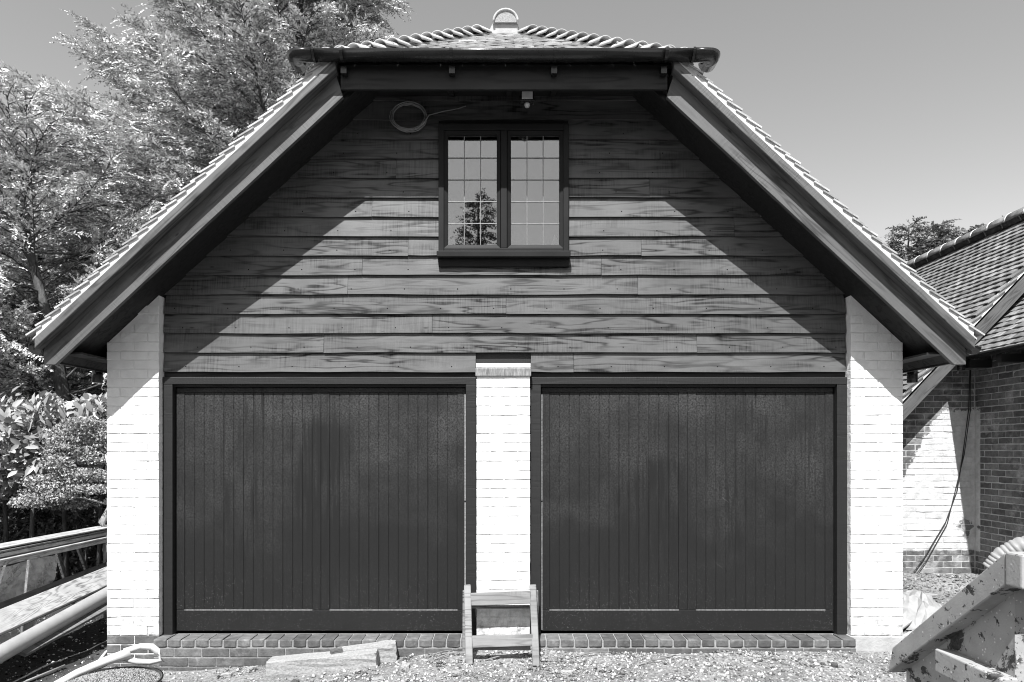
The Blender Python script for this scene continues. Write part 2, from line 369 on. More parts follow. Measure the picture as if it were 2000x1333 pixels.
tag(scatter('litter', 5000, (-2.9, 3.2), (-.75, -.085), .004, .022, MAT['stone2'], lambda x, y: np.clip(.25+.6*np.sin(x*2.3+1)*np.sin(x*5.1)+.5*sstep(-.35, -.1, y), .05, 1), kind='stuff'), 'dark chips and litter gathered along the brick door sills', 'litter')
tag(scatter('rubble_chips', 7000, (3.0, 5.7), (-.4, 2.66), .005, .03, MAT['stone2'], kind='stuff'), 'rubble chips strewn between garage and brick house', 'rubble')

# ------------------------------------------------------------------ bricks
def brick_mesh(name, L, H=.0685, dep=.1025, mat=None, rough=.0013, r=.004):
    """one brick: front face a small grid with worn edges; origin at the middle of its front face"""
    xs = [-L/2, -L/2+r, -L/6, L/6, L/2-r, L/2]; zs = [-H/2, -H/2+r, H/2-r, H/2]
    v = []; f = []
    for j, z in enumerate(zs):
        for i, x in enumerate(xs):
            e = (i in (0,5)) + (j in (0,3))
            v.append((x+random.uniform(-1,1)*rough*.6, (0 if e == 0 else r*.8 if e == 1 else r*1.3)+random.uniform(-1,1)*rough, z+random.uniform(-1,1)*rough))
    for j in range(3):
        for i in range(5): a = j*6+i; f.append((a, a+1, a+7, a+6))
    o = len(v); v += [(-L/2,dep,-H/2),(L/2,dep,-H/2),(L/2,dep,H/2),(-L/2,dep,H/2)]
    f += [(o+1,o,o+3,o+2), (5,4,3,2,1,0,o,o+1), (18,19,20,21,22,23,o+2,o+3), (0,6,12,18,o+3,o), (23,17,11,5,o+1,o+2)]
    me = bpy.data.meshes.new(name); me.from_pydata(v, [], f); me.update(); me.materials.append(mat); return me
def brick_set(mat, H=.0685, rough=.0013): return {L: [brick_mesh('brick', L-.006, H, .1025, mat, rough) for _ in range(4)] for L in (.225, .1125)}
WHITE = brick_set(MAT['white'], .0695, .0022); RED = brick_set(MAT['red'], .065); HOUSE = brick_set(MAT['house_brick'], .065, .0025)
def lay(parent, x0, x1, zs, yface, bset, pattern, axis='x', name='brick', jit=.0022, flip=False, stuff=None, skip_=None):
    """courses of bricks; pattern(i) gives how far the first brick sticks out to the left of x0"""
    for i, z in enumerate(zs):
        x = x0-pattern(i)
        while x < x1-.02:
            a, b = max(x, x0), min(x+.225, x1); w = b-a
            if w > .03 and not (skip_ and skip_((a+b)/2, z)):
                key = .225 if w > .15 else .1125
                me = random.choice(bset[key]); c = (a+b)/2
                rot = random.uniform(-1,1)*.004
                if axis == 'x': m = Matrix.Translation((c, yface+random.uniform(-1,1)*jit, z+random.uniform(-1,1)*.0012)) @ Matrix.Rotation(rot, 4, 'Y') @ Matrix.Diagonal((w/key, 1, 1, 1))
                else:           # wall facing -X that runs along y
                    m = Matrix.Translation((yface+random.uniform(-1,1)*jit, c, z+random.uniform(-1,1)*.0012)) @ Matrix.Rotation(R(-90), 4, 'Z') @ Matrix.Rotation(rot, 4, 'Y') @ Matrix.Diagonal((w/key, 1, 1, 1))
                if stuff is not None: stuff.append((me, m))
                else: link(name, me, None, parent, m)
            x += .225
def joined(name, items, mat, parent):
    vs = []; fs = []; o = 0
    for me, m in items:
        vs += [tuple(m @ v.co) for v in me.vertices]; fs += [tuple(i+o for i in p.vertices) for p in me.polygons]; o = len(vs)
    b = MB(); b.v = vs; b.f = fs
    return obj(name, b, mat, parent, kind='stuff')

# ------------------------------------------------------------------ garage: masonry
garage = thing('garage', 'double garage with white brick piers, dark boarded gable and tiled half hipped roof', 'garage')
MS = .931                                                   # roof slope (about 43 degrees)
C_BARGE, C_SOF, C_TILE = 5.355, 5.404, 5.755                  # z of those sheets carried up to the middle line
def rake(side, xa, xb, c0, c1, y0, y1):
    return MB().prism([(side*xa, c0-MS*xa), (side*xb, c0-MS*xb), (side*xb, c1-MS*xb), (side*xa, c1-MS*xa)], y0, y1)
ZC = [-.02+.0375+.075*i for i in range(40)]
def side_pier(side):
    xo, xi = 3.257, 2.827; a, b = (-xo, -xi) if side < 0 else (xi, xo)
    top = lambda x: C_SOF-MS*abs(x)-.006
    core = MB().prism([(a+.004*(1), -.32), (b-.004, -.32), (b-.004, top(b-.004)), (a+.004, top(a+.004))], .0055, .36)
    p = obj('pier', core, MAT['white'], garage)
    zs = [z for z in ZC if z < 2.76]
    lay(p, a, b, zs, 0, WHITE, lambda i: 0 if i % 2 else .1125, skip_=lambda x, z: z+.04 > top(x)+.02)
    if side < 0:
        lay(p, a, b, [-.0575, -.1325, -.2075, -.2825], .001, RED, lambda i: 0 if i % 2 == 0 else .1125)
    else:
        obj('render_base', MB().prism([(a-.006, -.32), (b+.006, -.32), (b+.006, -.028), (a-.006, -.024)], -.012, .3), MAT['render'], p, bevel=.006)
    return p
side_pier(-1); side_pier(1)
cp = obj('pier', MB().box(-.230, .205, .0055, .3, -.30, 2.19), MAT['white'], garage)
lay(cp, -.234, .209, [z for z in ZC if z < 2.10], 0, WHITE, lambda i: 0 if i % 2 else .1125)
obj('cap_flashing', MB().box(-.240, .215, -.012, .12, 2.100, 2.166), MAT['flash'], cp, bevel=.004)
obj('cap_strip', MB().box(-.236, .211, -.006, .12, 2.168, 2.205), MAT['cement'], cp, bevel=.003)
# brick threshold of each door: header course on top, stretchers below
def threshold(x0, x1):
    core = obj('threshold', MB().box(x0+.004, x1-.004, -.072, .14, -.32, -.040), MAT['mortar'], garage)
    hb = [brick_mesh('header_brick', .1035, .063, .17, MAT['red'], .002, .008) for _ in range(4)]
    n = int(round((x1-x0)/.1125)); w = (x1-x0)/n
    for i in range(n):
        link('header_brick', random.choice(hb), None, core, Matrix.Translation((x0+w*(i+.5), -.080+random.uniform(-1,1)*.003, -.063+random.uniform(-1,1)*.002)) @ Matrix.Rotation(random.uniform(-.01,.01), 4, 'Y'))
    lay(core, x0, x1, [-.1375, -.2125, -.2875], -.077, RED, lambda i: (.06, .17, .1)[i])
threshold(-2.835, -.245); threshold(.22, 2.835)
# side and back walls
for s in (-1, 1):
    obj('wall', MB().prism([(s*3.25, -.32), (s*3.02, -.32), (s*3.02, 2.50), (s*3.25, 2.34)], .37, 6.0), MAT['white'], garage)
obj('wall', MB().box(-3.24, 3.24, 5.8, 6.0, -.32, 2.4), MAT['white'], garage)
obj('wall', MB().prism([(-3.2, 2.41), (3.2, 2.41), (0, 5.38)], 5.82, 5.98), MAT['white'], garage)

# ------------------------------------------------------------------ garage: boarded gable
YC = .095
gx_ = lambda z: (C_SOF-z)/MS
back = MB().prism([(-2.825, 2.06), (-.55, 2.06), (-.55, 4.46), (-1.0, 4.46), (-2.825, C_SOF-MS*2.825+.02)], YC, YC+.05)
back.prism([(2.825, 2.06), (.53, 2.06), (.53, 4.46), (1.0, 4.46), (2.825, C_SOF-MS*2.825+.02)], YC, YC+.05)
back.box(-.55, .53, YC, YC+.05, 2.06, 3.06); back.box(-.55, .53, YC, YC+.05, 4.20, 4.46)
clad = obj('cladding', back, MAT['soffit'], garage)
JOINT = {0: [.57], 1: [-1.50, 1.59], 2: [-.60], 3: [.01], 4: [-1.3, 1.1], 5: [-1.18, .8], 6: [-.80, 1.13], 7: [1.9], 8: [-1.1], 9: [1.2], 10: [-.9]}
PIT, Z0 = .1605, 2.142
def board(xa, xb, z0, i):
    """feather-edged board, thick lower edge, ends cut to the roof slope where they reach it"""
    h = PIT+.028; t = .034; n = max(2, int((xb-xa)/.3)); org = (xa, YC, z0)
    wob = [random.uniform(-1,1)*.0038 for _ in range(n+1)]; v = []; f = []
    for k in range(n+1):
        x = xa+(xb-xa)*k/n
        xt = max(-gx_(z0+h)-.02, min(gx_(z0+h)+.02, x)); x0_ = max(-gx_(z0)-.02, min(gx_(z0)+.02, x))
        w = wob[k]; yy = random.uniform(-1,1)*.0008
        v += [(x0_, YC-t+yy, z0+w), (xt, YC-.010+yy, z0+h), (xt, YC-.001, z0+h), (x0_, YC-.001, z0+w+.004)]
    for k in range(n):
        a = 4*k
        f += [(a, a+4, a+5, a+1), (a+1, a+5, a+6, a+2), (a+3, a+7, a+4, a), (a+2, a+6, a+7, a+3)]
    f += [(0,1,2,3), (4*n+3,4*n+2,4*n+1,4*n)]
    b = MB().add(v, f); return obj('board', b, MAT['clad'], clad, loc=org)
for i in range(15):
    z0 = Z0+PIT*i
    xe = min(2.822, gx_(z0)+.015)
    cuts = [-xe]+[j for j in JOINT.get(i, []) if abs(j) < xe-.2]+[xe]
    for a, b in zip(cuts[:-1], cuts[1:]):
        a2 = a if a == -xe else a+.0012; b2 = b if b == xe else b-.0012
        if i == 0:                      # lowest board stops at the middle pier
            segs = [(a2, min(b2, -.242)), (max(a2, .217), b2)]
        elif 3.08 < z0+.10 and z0 < 4.12: segs = [(a2, min(b2, -.548)), (max(a2, .528), b2)]
        else: segs = [(a2, b2)]
        for p, q in segs:
            if q-p > .03: board(p, q, z0, i)
nh = MB()
for i in range(13):
    z = Z0+PIT*i+.045
    for q in range(-6, 7):
        x = q*.44+.1*math.sin(i*1.7)
        if abs(x) < gx_(z)-.15 and abs(x) < 2.75 and not (-.6 < x < .58 and 2.98 < z < 4.25) and not (i == 0 and abs(x) < .3):
            y = YC-.034+.024*(z-(Z0+PIT*i))/.19-.0012
            nh.v += [(x+.0055*math.cos(a), y, z+.0055*math.sin(a)) for a in [0, 1.047, 2.094, 3.142, 4.189, 5.236]]; nh.f.append(tuple(range(len(nh.v)-6, len(nh.v))))
obj('nail_heads', nh, MAT['dark'], clad, kind='stuff')
# ------------------------------------------------------------------ window
win = obj('window', MB().box(-.548, .528, YC+.30, YC+.32, 3.05, 4.20), MAT['dark'], garage)
wy0, wy1 = .020, .125
wx0, wx1, wz0, wz1 = -.545, .525, 3.125, 4.178
fr = MB()
fr.box(wx0, wx0+.045, wy0, wy1, wz0, wz1).box(wx1-.045, wx1, wy0, wy1, wz0, wz1)
fr.box(wx0+.045, wx1-.045, wy0+.001, wy1, wz1-.055, wz1).box(wx0+.045, wx1-.045, wy0+.001, wy1, wz0, wz0+.03)
obj('frame', fr, MAT['frame'], win, bevel=.004)
obj('mullion', MB().box(-.034, .018, wy0+.004, wy1, wz0+.03, wz1-.055), MAT['frame'], win, bevel=.004)
obj('sill', MB().prism([(wx0-.012, 3.074), (wx1+.012, 3.074), (wx1+.012, 3.124), (wx0-.012, 3.124)], -.012, wy1), MAT['frame'], win, bevel=.006)
obj('apron', MB().box(wx0, wx1+.002, .040, .058, 3.008, 3.073), MAT['frame'], win, bevel=.003)
for q in range(0, 1):
    obj('reveal', MB().box(-.56, -.549, YC+.052, YC+.30, 3.05, 4.2).box(.529, .54, YC+.052, YC+.30, 3.05, 4.2).box(-.56, .54, YC+.052, YC+.30, 3.03, 3.049).box(-.56, .54, YC+.052, YC+.30, 4.201, 4.22), MAT['dark'], win)
for (sx0, sx1) in ((-.498, -.038), (.022, .478)):
    sz0, sz1 = wz0+.034, wz1-.058; e = .028
    sa = MB()
    def bar(p0, p1, p2, p3): sa.slab([p0, p1, p2, p3], (0, .04, 0))
    y_ = wy0+.012
    o4 = [(sx0, y_, sz0), (sx1, y_, sz0), (sx1, y_, sz1), (sx0, y_, sz1)]
    i4 = [(sx0+e, y_+.012, sz0+e), (sx1-e, y_+.012, sz0+e), (sx1-e, y_+.012, sz1-e), (sx0+e, y_+.012, sz1-e)]
    for k in range(4): bar(o4[k], o4[(k+1)%4], i4[(k+1)%4], i4[k])
    obj('sash', sa, MAT['frame'], win)
    gx0, gx1, gz0, gz1 = sx0+e, sx1-e, sz0+e, sz1-e; yg = y_+.034
    for a in range(3):
        for b in range(5):
            w = (gx1-gx0)/3; h = (gz1-gz0)/5
            cx, cz = gx0+w*(a+.5), gz0+h*(b+.5)
            pm = MB().box(-w/2+.001, w/2-.001, -.002, .002, -h/2+.001, h/2-.001).mesh('pane')
            link('pane', pm, MAT['glass'], win, Matrix.Translation((cx, yg, cz)) @ Matrix.Rotation(random.uniform(-1,1)*.0022, 4, 'X') @ Matrix.Rotation(random.uniform(-1,1)*.0022, 4, 'Z'))
    for a in (1, 2):
        x = gx0+w*a; obj('lead_strip', MB().box(x-.0033, x+.0033, yg-.0065, yg-.0025, gz0, gz1), MAT['lead'], win, bevel=.0012)
    for b in (1, 2, 3, 4):
        z = gz0+h*b; obj('lead_strip', MB().box(gx0, gx1, yg-.0072, yg-.0032, z-.0033, z+.0033), MAT['lead'], win, bevel=.0012)
tag(obj('card', MB().slab([(.385, .11, 3.19), (.445, .105, 3.19), (.448, .125, 3.245), (.415, .13, 3.30)], (0, .002, 0)), MAT['whitep']), 'small white folded card standing inside the leaded window', 'card')

# ------------------------------------------------------------------ garage doors
def garage_door(xa, xb, joint):
    """xa..xb opening between frame faces"""
    yF = .060
    za, zb = -.028, 2.112
    f = obj('door_frame', MB().box(xa, xb, yF-.002, yF+.10, zb-.073, zb-.012), MAT['stain'], garage, bevel=.004)
    for p in (xa, xb-.085): obj('jamb', MB().box(p, p+.085, yF, yF+.10, za, zb-.075), MAT['stain'], f, bevel=.004)
    obj('drip', MB().box(xa-.0, xb+.0, yF+.03, YC+.02, zb-.011, zb+.04), MAT['soffit'], f)
    obj('head_bead', MB().box(xa+.08, xb-.08, yF+.02, yF+.09, zb-.090, zb-.0735), MAT['stain'], f, bevel=.003)
    xa, xb = xa+.092, xb-.090; yd = yF+.052
    za, zb = -.012, 2.020; top, bot = .040, .175
    xm = (xa+xb)/2; st = .072
    d = obj('garage_door', MB().box(xa+.004, xb-.004, yd+.008, yd+.05, za+.004, zb-.004), MAT['door'], garage)
    lx0, lx1 = xa+.068, xm-st; rx0, rx1 = xm+st, xb-.068
    obj('rail', MB().box(xa, xb, yd, yd+.03, za, za+bot), MAT['door'], d, bevel=.0035)
    obj('rail', MB().box(xa, xb, yd, yd+.03, zb-top, zb), MAT['door'], d, bevel=.0035)
    for (p, q) in ((xa, lx0), (lx1, xm-.0015), (xm+.0015, rx0), (rx1, xb)):
        obj('stile', MB().box(p, q, yd+.0004, yd+.03, za+bot+.0015, zb-top-.0015), MAT['door'], d, bevel=.0025)
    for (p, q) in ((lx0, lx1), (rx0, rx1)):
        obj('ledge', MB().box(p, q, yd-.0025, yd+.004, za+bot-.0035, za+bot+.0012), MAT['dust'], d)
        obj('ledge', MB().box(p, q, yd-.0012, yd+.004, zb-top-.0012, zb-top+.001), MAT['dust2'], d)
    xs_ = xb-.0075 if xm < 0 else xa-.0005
    obj('lit_edge_strip', MB().box(xs_, xs_+.008, yd-.004, yd+.02, za+.01, 1.06), MAT['dust'], d); obj('lit_edge_strip', MB().box(xs_, xs_+.008, yd-.004, yd+.02, 1.075, zb-.06), MAT['dust'], d)  # sunlit edge of the door leaf painted as a pale strip
    for (p, q) in ((lx0, lx1), (rx0, rx1)):
        n = 13; w = (q-p)/n
        me = None
        for k in range(n):
            if me is None:
                h = (zb-top-.003)-(za+bot+.003); b = MB(); hw = w/2-.0012; c = .004
                b.prism([(-hw, 0), (hw, 0), (hw, h), (-hw, h)], c, .012)
                b.add([(-hw, c, 0), (hw, c, 0), (hw, c, h), (-hw, c, h), (-hw+c, 0, c), (hw-c, 0, c), (hw-c, 0, h-c), (-hw+c, 0, h-c)],
                      [(4,5,6,7), (0,1,5,4), (1,2,6,5), (2,3,7,6), (3,0,4,7)])
                me = b.mesh('board'); me.materials.append(MAT['door'])
            link('board', me, None, d, Matrix.Translation((p+w*(k+.5), yd+.003+random.uniform(0, .0012), za+bot+.003)))
garage_door(-2.832, -.238, 0); garage_door(.213, 2.832, 0)
obj('cavity', MB().box(-2.83, 2.83, .18, .2, -.3, 2.2), MAT['dark'], garage)

# ------------------------------------------------------------------ roof timbers
YB = -.35
for s, mt in ((-1, MAT['rake_l']), (1, MAT['rake_r'])):
    zc = 2.150
    xh = (C_BARGE-zc)/MS
    poly = [(s*1.24, C_BARGE-MS*1.24), (s*xh, zc), (s*3.53, zc), (s*3.53, C_BARGE+.205-MS*3.53), (s*1.29, C_BARGE+.205-MS*1.29), (s*1.262, 4.28)]
    obj('barge_board', MB().prism(poly, YB, YB+.035), mt, garage, bevel=.003, loc=(s*3.5, YB, 2.15))
    obj('barge_trim', rake(s, 1.275, 3.545, C_BARGE+.205, C_BARGE+.285, YB-.082, YB+.02), mt, garage, bevel=.006)
    obj('undercloak', rake(s, 1.30, 3.56, C_BARGE+.286, C_BARGE+.298, YB-.078, YB+.3), MAT['cement'], garage)
    obj('verge_mortar', rake(s, 1.34, 3.55, C_BARGE+.2985, C_TILE-.030, YB-.056, YB+.25), MAT['cement'], garage)
    obj('soffit', rake(s, .9, 3.46, C_SOF, C_SOF+.018, YB+.036, .40), MAT['soffit'], garage)
    # eaves: fascia along the side, boxed soffit
    obj('fascia', MB().box(*sorted((s*3.47, s*3.50)), YB+.036, 6.1, 2.17, 2.40), MAT['soffit'], garage)
    obj('eaves_soffit', MB().box(*sorted((s*3.262, s*3.469)), YB+.05, 6.05, 2.235, 2.25), MAT['soffit'], garage)
# half hip: fascia, soffit, rafter feet
obj('fascia', MB().box(-1.255, 1.243, YB-.012, YB+.018, 4.250, 4.43), MAT['stain'], garage, bevel=.004, loc=(-1.25, YB, 4.25))
obj('soffit', MB().box(-1.24, 1.23, YB+.02, YC+.1, 4.425, 4.44), MAT['soffit'], garage)
for px in (884, 994, 1078):
    x = (px-986)/236; obj('rafter_foot', MB().slab([(x-.02, -.25, 4.30), (x+.02, -.25, 4.30), (x+.02, .08, 4.42), (x-.02, .08, 4.42)], (0, 0, .06)), MAT['stain'], garage)
for s in (-1, 1):
    obj('soffit_bearer', rake(s, .95, 1.26, C_SOF-.05, C_SOF-.001, YB+.06, YB+.10), MAT['soffit'], garage)

# ------------------------------------------------------------------ roof covering
HX, HY, HZ, AY, AZ = 1.321, -.42, 4.47, 1.09, 5.60           # half hip: corner and apex
dk = MB(); cd = C_TILE-.052
for s in (-1, 1):
    pts = [(s*3.53, -.30), (s*1.36, -.30), (s*.16, 1.10), (0, 1.10), (0, 6.1), (s*3.53, 6.1)]
    p3 = [(x, y, cd-MS*abs(x)) for x, y in pts]
    if s > 0: p3 = p3[::-1]
    dk.slab(p3, (0, 0, -.02))
dk.slab([(-1.34, -.36, HZ-.035), (1.34, -.36, HZ-.035), (.16, 1.10, AZ-.04), (-.16, 1.10, AZ-.04)], (0, 0, -.02))
roof = obj('roof', dk, MAT['soffit'], garage)
TW, TL, TT, GA = .165, .265, .012, .1
def tile_mesh(name, w, mat, sag=.007, n=4, TL=.265):
    v = []; f = []
    for k in range(n+1):
        u = -1+2*k/n; x = u*(w/2-.0012); z = -sag*u*u
        v += [(x, 0, z), (x, TL, z*.6), (x, TL, z*.6-TT), (x, 0, z-TT)]
    for k in range(n):
        a = 4*k; f += [(a, a+4, a+5, a+1), (a+3, a+2, a+6, a+7), (a, a+3, a+7, a+4), (a+1, a+5, a+6, a+2)]
    f += [(0,1,2,3), (4*n+3,4*n+2,4*n+1,4*n)]
    me = bpy.data.meshes.new(name); me.from_pydata(v, [], f); me.update(); me.materials.append(mat); return me
TILES = [tile_mesh('tile', TW, MAT['tile'], random.uniform(.006, .013)) for _ in range(4)]
TILEH = [tile_mesh('tile', TW*1.5, MAT['tile'], .006, TL=.135) for _ in range(2)]
TILEV = [tile_mesh('tile', TW, MAT['tile'], .006, TL=.135) for _ in range(2)]
def tile_mtx(pos, C, U, N, tilt):
    C, U, N = Vector(C), Vector(U), Vector(N)
    t = tilt; U2 = U*math.cos(t)-N*math.sin(t); N2 = N*math.cos(t)+U*math.sin(t)
    m = Matrix((C, U2, N2)).transposed().to_4x4(); m.translation = pos; return m
th = math.atan(MS); ct, st_ = math.cos(th), math.sin(th)
field = []
ncourse = 49; s0 = 3.63
for side in (-1, 1):
    U = (-side*ct, 0, st_); Nn = (side*st_, 0, ct); Cc = (0, side, 0)
    for k in range(ncourse):
        ax = s0-k*GA*ct
        if ax < .12: break
        z = C_TILE-MS*ax
        hipy = HY if ax > HX else min(AY, HY+(HX-ax)/(HX-.16)*(AY-HY))
        first = k % 2
        y = hipy; col = 0
        while y < 6.1:
            w = TW*1.5 if (col == 0 and first) else TW
            me = TILEH[k % 2] if w > TW else random.choice(TILEV if col == 0 and ax > HX else TILES)
            pos = Vector((side*ax, y+w/2, z))+Vector(Nn)*random.uniform(-.003, .003)
            m = tile_mtx(pos, Cc, U, Nn, R(12)+random.uniform(-.02, .02)) @ Matrix.Rotation(random.uniform(-.02, .02), 4, 'Z')
            if col < 2 and ax > HX: link('tile', me, None, roof, m)
            elif y > hipy+.02 or ax > HX: field.append((me, m))
            y += w; col += 1
joined('tile_field', field, MAT['tile'], roof)
hl = math.hypot(AY-HY, AZ-HZ); U = Vector((0, (AY-HY)/hl, (AZ-HZ)/hl)); Nn = Vector((0, -U.z, U.y)); Cc = Vector((1, 0, 0))
for k in range(int(hl/GA)):
    s = k*GA; hw = HX-(HX-.14)*s/hl-.03
    x = -TW*round(hw/TW)-(TW/2 if k % 2 else 0)
    while x < hw:
        if x+TW/2 > -hw and x+TW/2 < hw:
            link('tile', random.choice(TILES), None, roof, tile_mtx(Vector((x+TW/2, HY, HZ))+U*s+Nn*random.uniform(-.004, .006), Cc, U, Nn, R(16)+random.uniform(-.03, .03)) @ Matrix.Rotation(random.uniform(-.025, .025), 4, 'Z'))
        x += TW
def half_tube(L, r0, r1, t=.016, n=10, span=R(95), z0=.5):
    """half-round roof tile along +y from 0 (wide tail) to L"""
    v = []; f = []
    for j, (yy, r) in enumerate(((0, r0), (L, r1))):
        for k in range(n+1):
            a = -span+2*span*k/n
            v.append((r*math.sin(a), yy, r*math.cos(a)-r0*z0)); v.append(((r-t)*math.sin(a), yy, (r-t)*math.cos(a)-r0*z0))
    m = 2*(n+1)
    for k in range(n):
        a = 2*k
        f += [(a, a+2, a+2+m, a+m), (a+1, a+1+m, a+3+m, a+3), (a, a+1, a+3, a+2), (a+m, a+2+m, a+3+m, a+1+m)]
    f += [(0, m, m+1, 1), (2*n, 2*n+1, 2*n+1+m, 2*n+m)]
    b = MB().add(v, f); return b
bon = half_tube(.27, .112, .086, .011, 10, R(66), .58).mesh('hip_tile', True); bon.materials.append(MAT['ridge'])
for s in (-1, 1):
    a = Vector((s*(HX+.03), HY-.02, HZ-.03)); b = Vector((s*.13, AY, AZ)); d = (b-a).normalized(); L = (b-a).length
    side_v = d.cross(Vector((0, 0, 1))).normalized(); up = side_v.cross(d)
    nB = 14
    for k in range(nB):
        p = a+d*(L-.12)*k/nB
        t = R(12)+random.uniform(-.05, .05); U2 = d*math.cos(t)-up*math.sin(t); N2 = up*math.cos(t)+d*math.sin(t)
        m = Matrix((side_v, U2, N2)).transposed().to_4x4(); m.translation = p+up*.028
        link('hip_tile', bon, None, roof, m)
rt = half_tube(.30, .125, .125, .018, 14, R(92)).mesh('ridge_tile', True); rt.materials.append(MAT['ridge'])
for k in range(17):
    o = link('ridge_tile', rt, None, roof, Matrix.Translation((.008, .92+k*.302, 5.655+random.uniform(-.002, .002))))
    if k == 0:
        b = MB(); n = 20; pts = [(.104*math.sin(a), .104*math.cos(a)-.0625) for a in [R(-92)+R(184)*j/n for j in range(n+1)]]
        b.prism(pts, .012, .03); obj('ridge_end', b, MAT['concrete'], o)
obj('gablet', MB().prism([(-.17, 5.48), (.17, 5.48), (.115, 5.60), (-.115, 5.60)], .96, 1.10), MAT['ridge'], roof)
# ------------------------------------------------------------------ gutters
def half_gutter(mb, pts_fn, n=12):
    pass
def gutter_run(p0, p1, r=.06, t=.004, n=14):
    p0, p1 = Vector(p0), Vector(p1); d = (p1-p0).normalized(); sd = d.cross(Vector((0,0,1))).normalized(); b = MB(); v = []; f = []
    for p in (p0, p1):
        for k in range(n+1):
            a = math.pi*k/n
            for rr in (r, r-t): v.append(p+sd*math.cos(a)*rr-Vector((0,0,1))*math.sin(a)*rr)
    m = 2*(n+1)
    for k in range(n):
        a = 2*k; f += [(a, a+m, a+2+m, a+2), (a+1, a+3, a+3+m, a+1+m), (a, a+2, a+3, a+1), (a+m, a+1+m, a+3+m, a+2+m)]
    f += [(0, 1, 1+m, m), (2*n, 2*n+m, 2*n+1+m, 2*n+1)]
    return b.add(v, f)
ZG = 4.475; YG = -.455
g = obj('gutter', gutter_run((-1.535, YG, ZG), (1.515, YG, ZG), .062), MAT['plastic'], garage, smooth=True)
for px in (669, 882, 1083, 1299):
    x = (px-986)/260
    b = gutter_run((x-.012, YG, ZG+.001), (x+.012, YG, ZG+.001), .0655, .003)
    b.box(x-.022, x+.022, YG+.04, YB-.013, 4.345, 4.40)
    obj('bracket', b, MAT['plastic'], g)
for s, xe in ((-1, -1.535), (1, 1.515)):
    b = MB(); r = .0665; n = 12; m = 7; v = []; f = []
    xc = xe-s*.01                                    # corner: sweep of the half round through a quarter turn, then back along the roof
    path = [(xe-s*.11, YG, Vector((s, 0, 0))), (xe-s*.02, YG, Vector((s, 0, 0)))]
    path += [(xe+s*.045*math.sin(a), YG+.045*(1-math.cos(a)), Vector((s*math.cos(a), math.sin(a), 0))) for a in [R(15*q) for q in range(1, 7)]]
    path += [(xe+s*.045, YG+.15, Vector((0, 1, 0)))]
    for (x, y, d) in path:
        sd = d.cross(Vector((0,0,1))); sd.normalize()
        for k in range(n+1):
            a = math.pi*k/n
            for rr in (r, r-.005): v.append(Vector((x, y, ZG+.002))+sd*math.cos(a)*rr-Vector((0,0,1))*math.sin(a)*rr)
    mm = 2*(n+1)
    for q in range(len(path)-1):
        for k in range(n):
            a = q*mm+2*k; f += [(a, a+mm, a+2+mm, a+2), (a+1, a+3, a+3+mm, a+1+mm)]
        f += [(q*mm, q*mm+1, q*mm+1+mm, q*mm+mm), (q*mm+2*n, q*mm+2*n+mm, q*mm+2*n+1+mm, q*mm+2*n+1)]
    for k in range(n): f += [(2*k, 2*k+2, 2*k+3, 2*k+1)]; e = (len(path)-1)*mm+2*k; f += [(e, e+1, e+3, e+2)]
    b.add(v, f)
    o = obj('gutter_corner', b, MAT['plastic'], g, smooth=True)
    obj('clip', gutter_run((xe-s*.118, YG, ZG+.004), (xe-s*.100, YG, ZG+.004), .071, .004), MAT['plastic'], g)
for s in (-1, 1):
    xg = s*3.585; zg = 2.290
    g2 = obj('gutter', gutter_run((xg, -.34, zg), (xg, 6.1, zg), .060), MAT['plastic'], garage, smooth=True)
    b = MB(); n = 14; pts = [(xg+.064*math.cos(a), zg-.064*math.sin(a)) for a in [math.pi*k/n for k in range(n+1)]]
    b.prism(pts, -.352, -.338); obj('end_cap', b, MAT['plastic'], g2)
    obj('outlet', MB().tube([(xg+s*-.0, .42, zg-.055), (xg, .42, zg-.20)], .042, 12), MAT['plastic'], g2, smooth=True)
    obj('clip', gutter_run((xg, .30, zg+.002), (xg, .55, zg+.002), .066, .004), MAT['plastic'], g2)
# ------------------------------------------------------------------ flood light and cable coil
fl = thing('floodlight', 'small floodlight with motion sensor under the front gutter board', 'floodlight', (.175, -.22, 4.245))
obj('housing', MB().prism([(-.058, -.025), (.058, -.025), (.050, .055), (-.050, .055)], -.035, .03), MAT['plastic'], fl, bevel=.005)
obj('lens', MB().box(-.042, .042, -.039, -.0355, -.012, .045), MAT['steel'], fl)
obj('bracket', MB().box(-.015, .015, -.01, .02, .056, .193), MAT['plastic'], fl)
sn = obj('sensor', MB().lathe([(0, -.062), (.016, -.058), (.022, -.045), (.02, -.03), (.012, -.0255)], 14), MAT['whitep'], fl, smooth=True)
cc = MB(); P = []
cx, cz = -.79, 4.235
for k in range(6):
    r = .142+random.uniform(-.012, .008); dx, dz = random.uniform(-.008, .008), random.uniform(-.012, .004)
    cc.tube([(cx+dx+r*math.cos(a), .018+.006*k*random.uniform(.2, 1), cz+dz+r*.80*math.sin(a)) for a in [2*math.pi*q/36 for q in range(37)]], .0038, 6)
cc.tube([(cx+.09, .02, cz-.085), (cx+.14, .015, cz-.04), (cx+.17, .0, cz+.0), (cx+.28, .03, cz+.045), (cx+.40, .045, cz+.075), (cx+.47, .05, cz+.10)], .0045, 6)
tag(obj('cable_coil', cc, MAT['coil'], smooth=True), 'coil of thin grey cable hanging under the eaves of the boarded gable', 'cable')

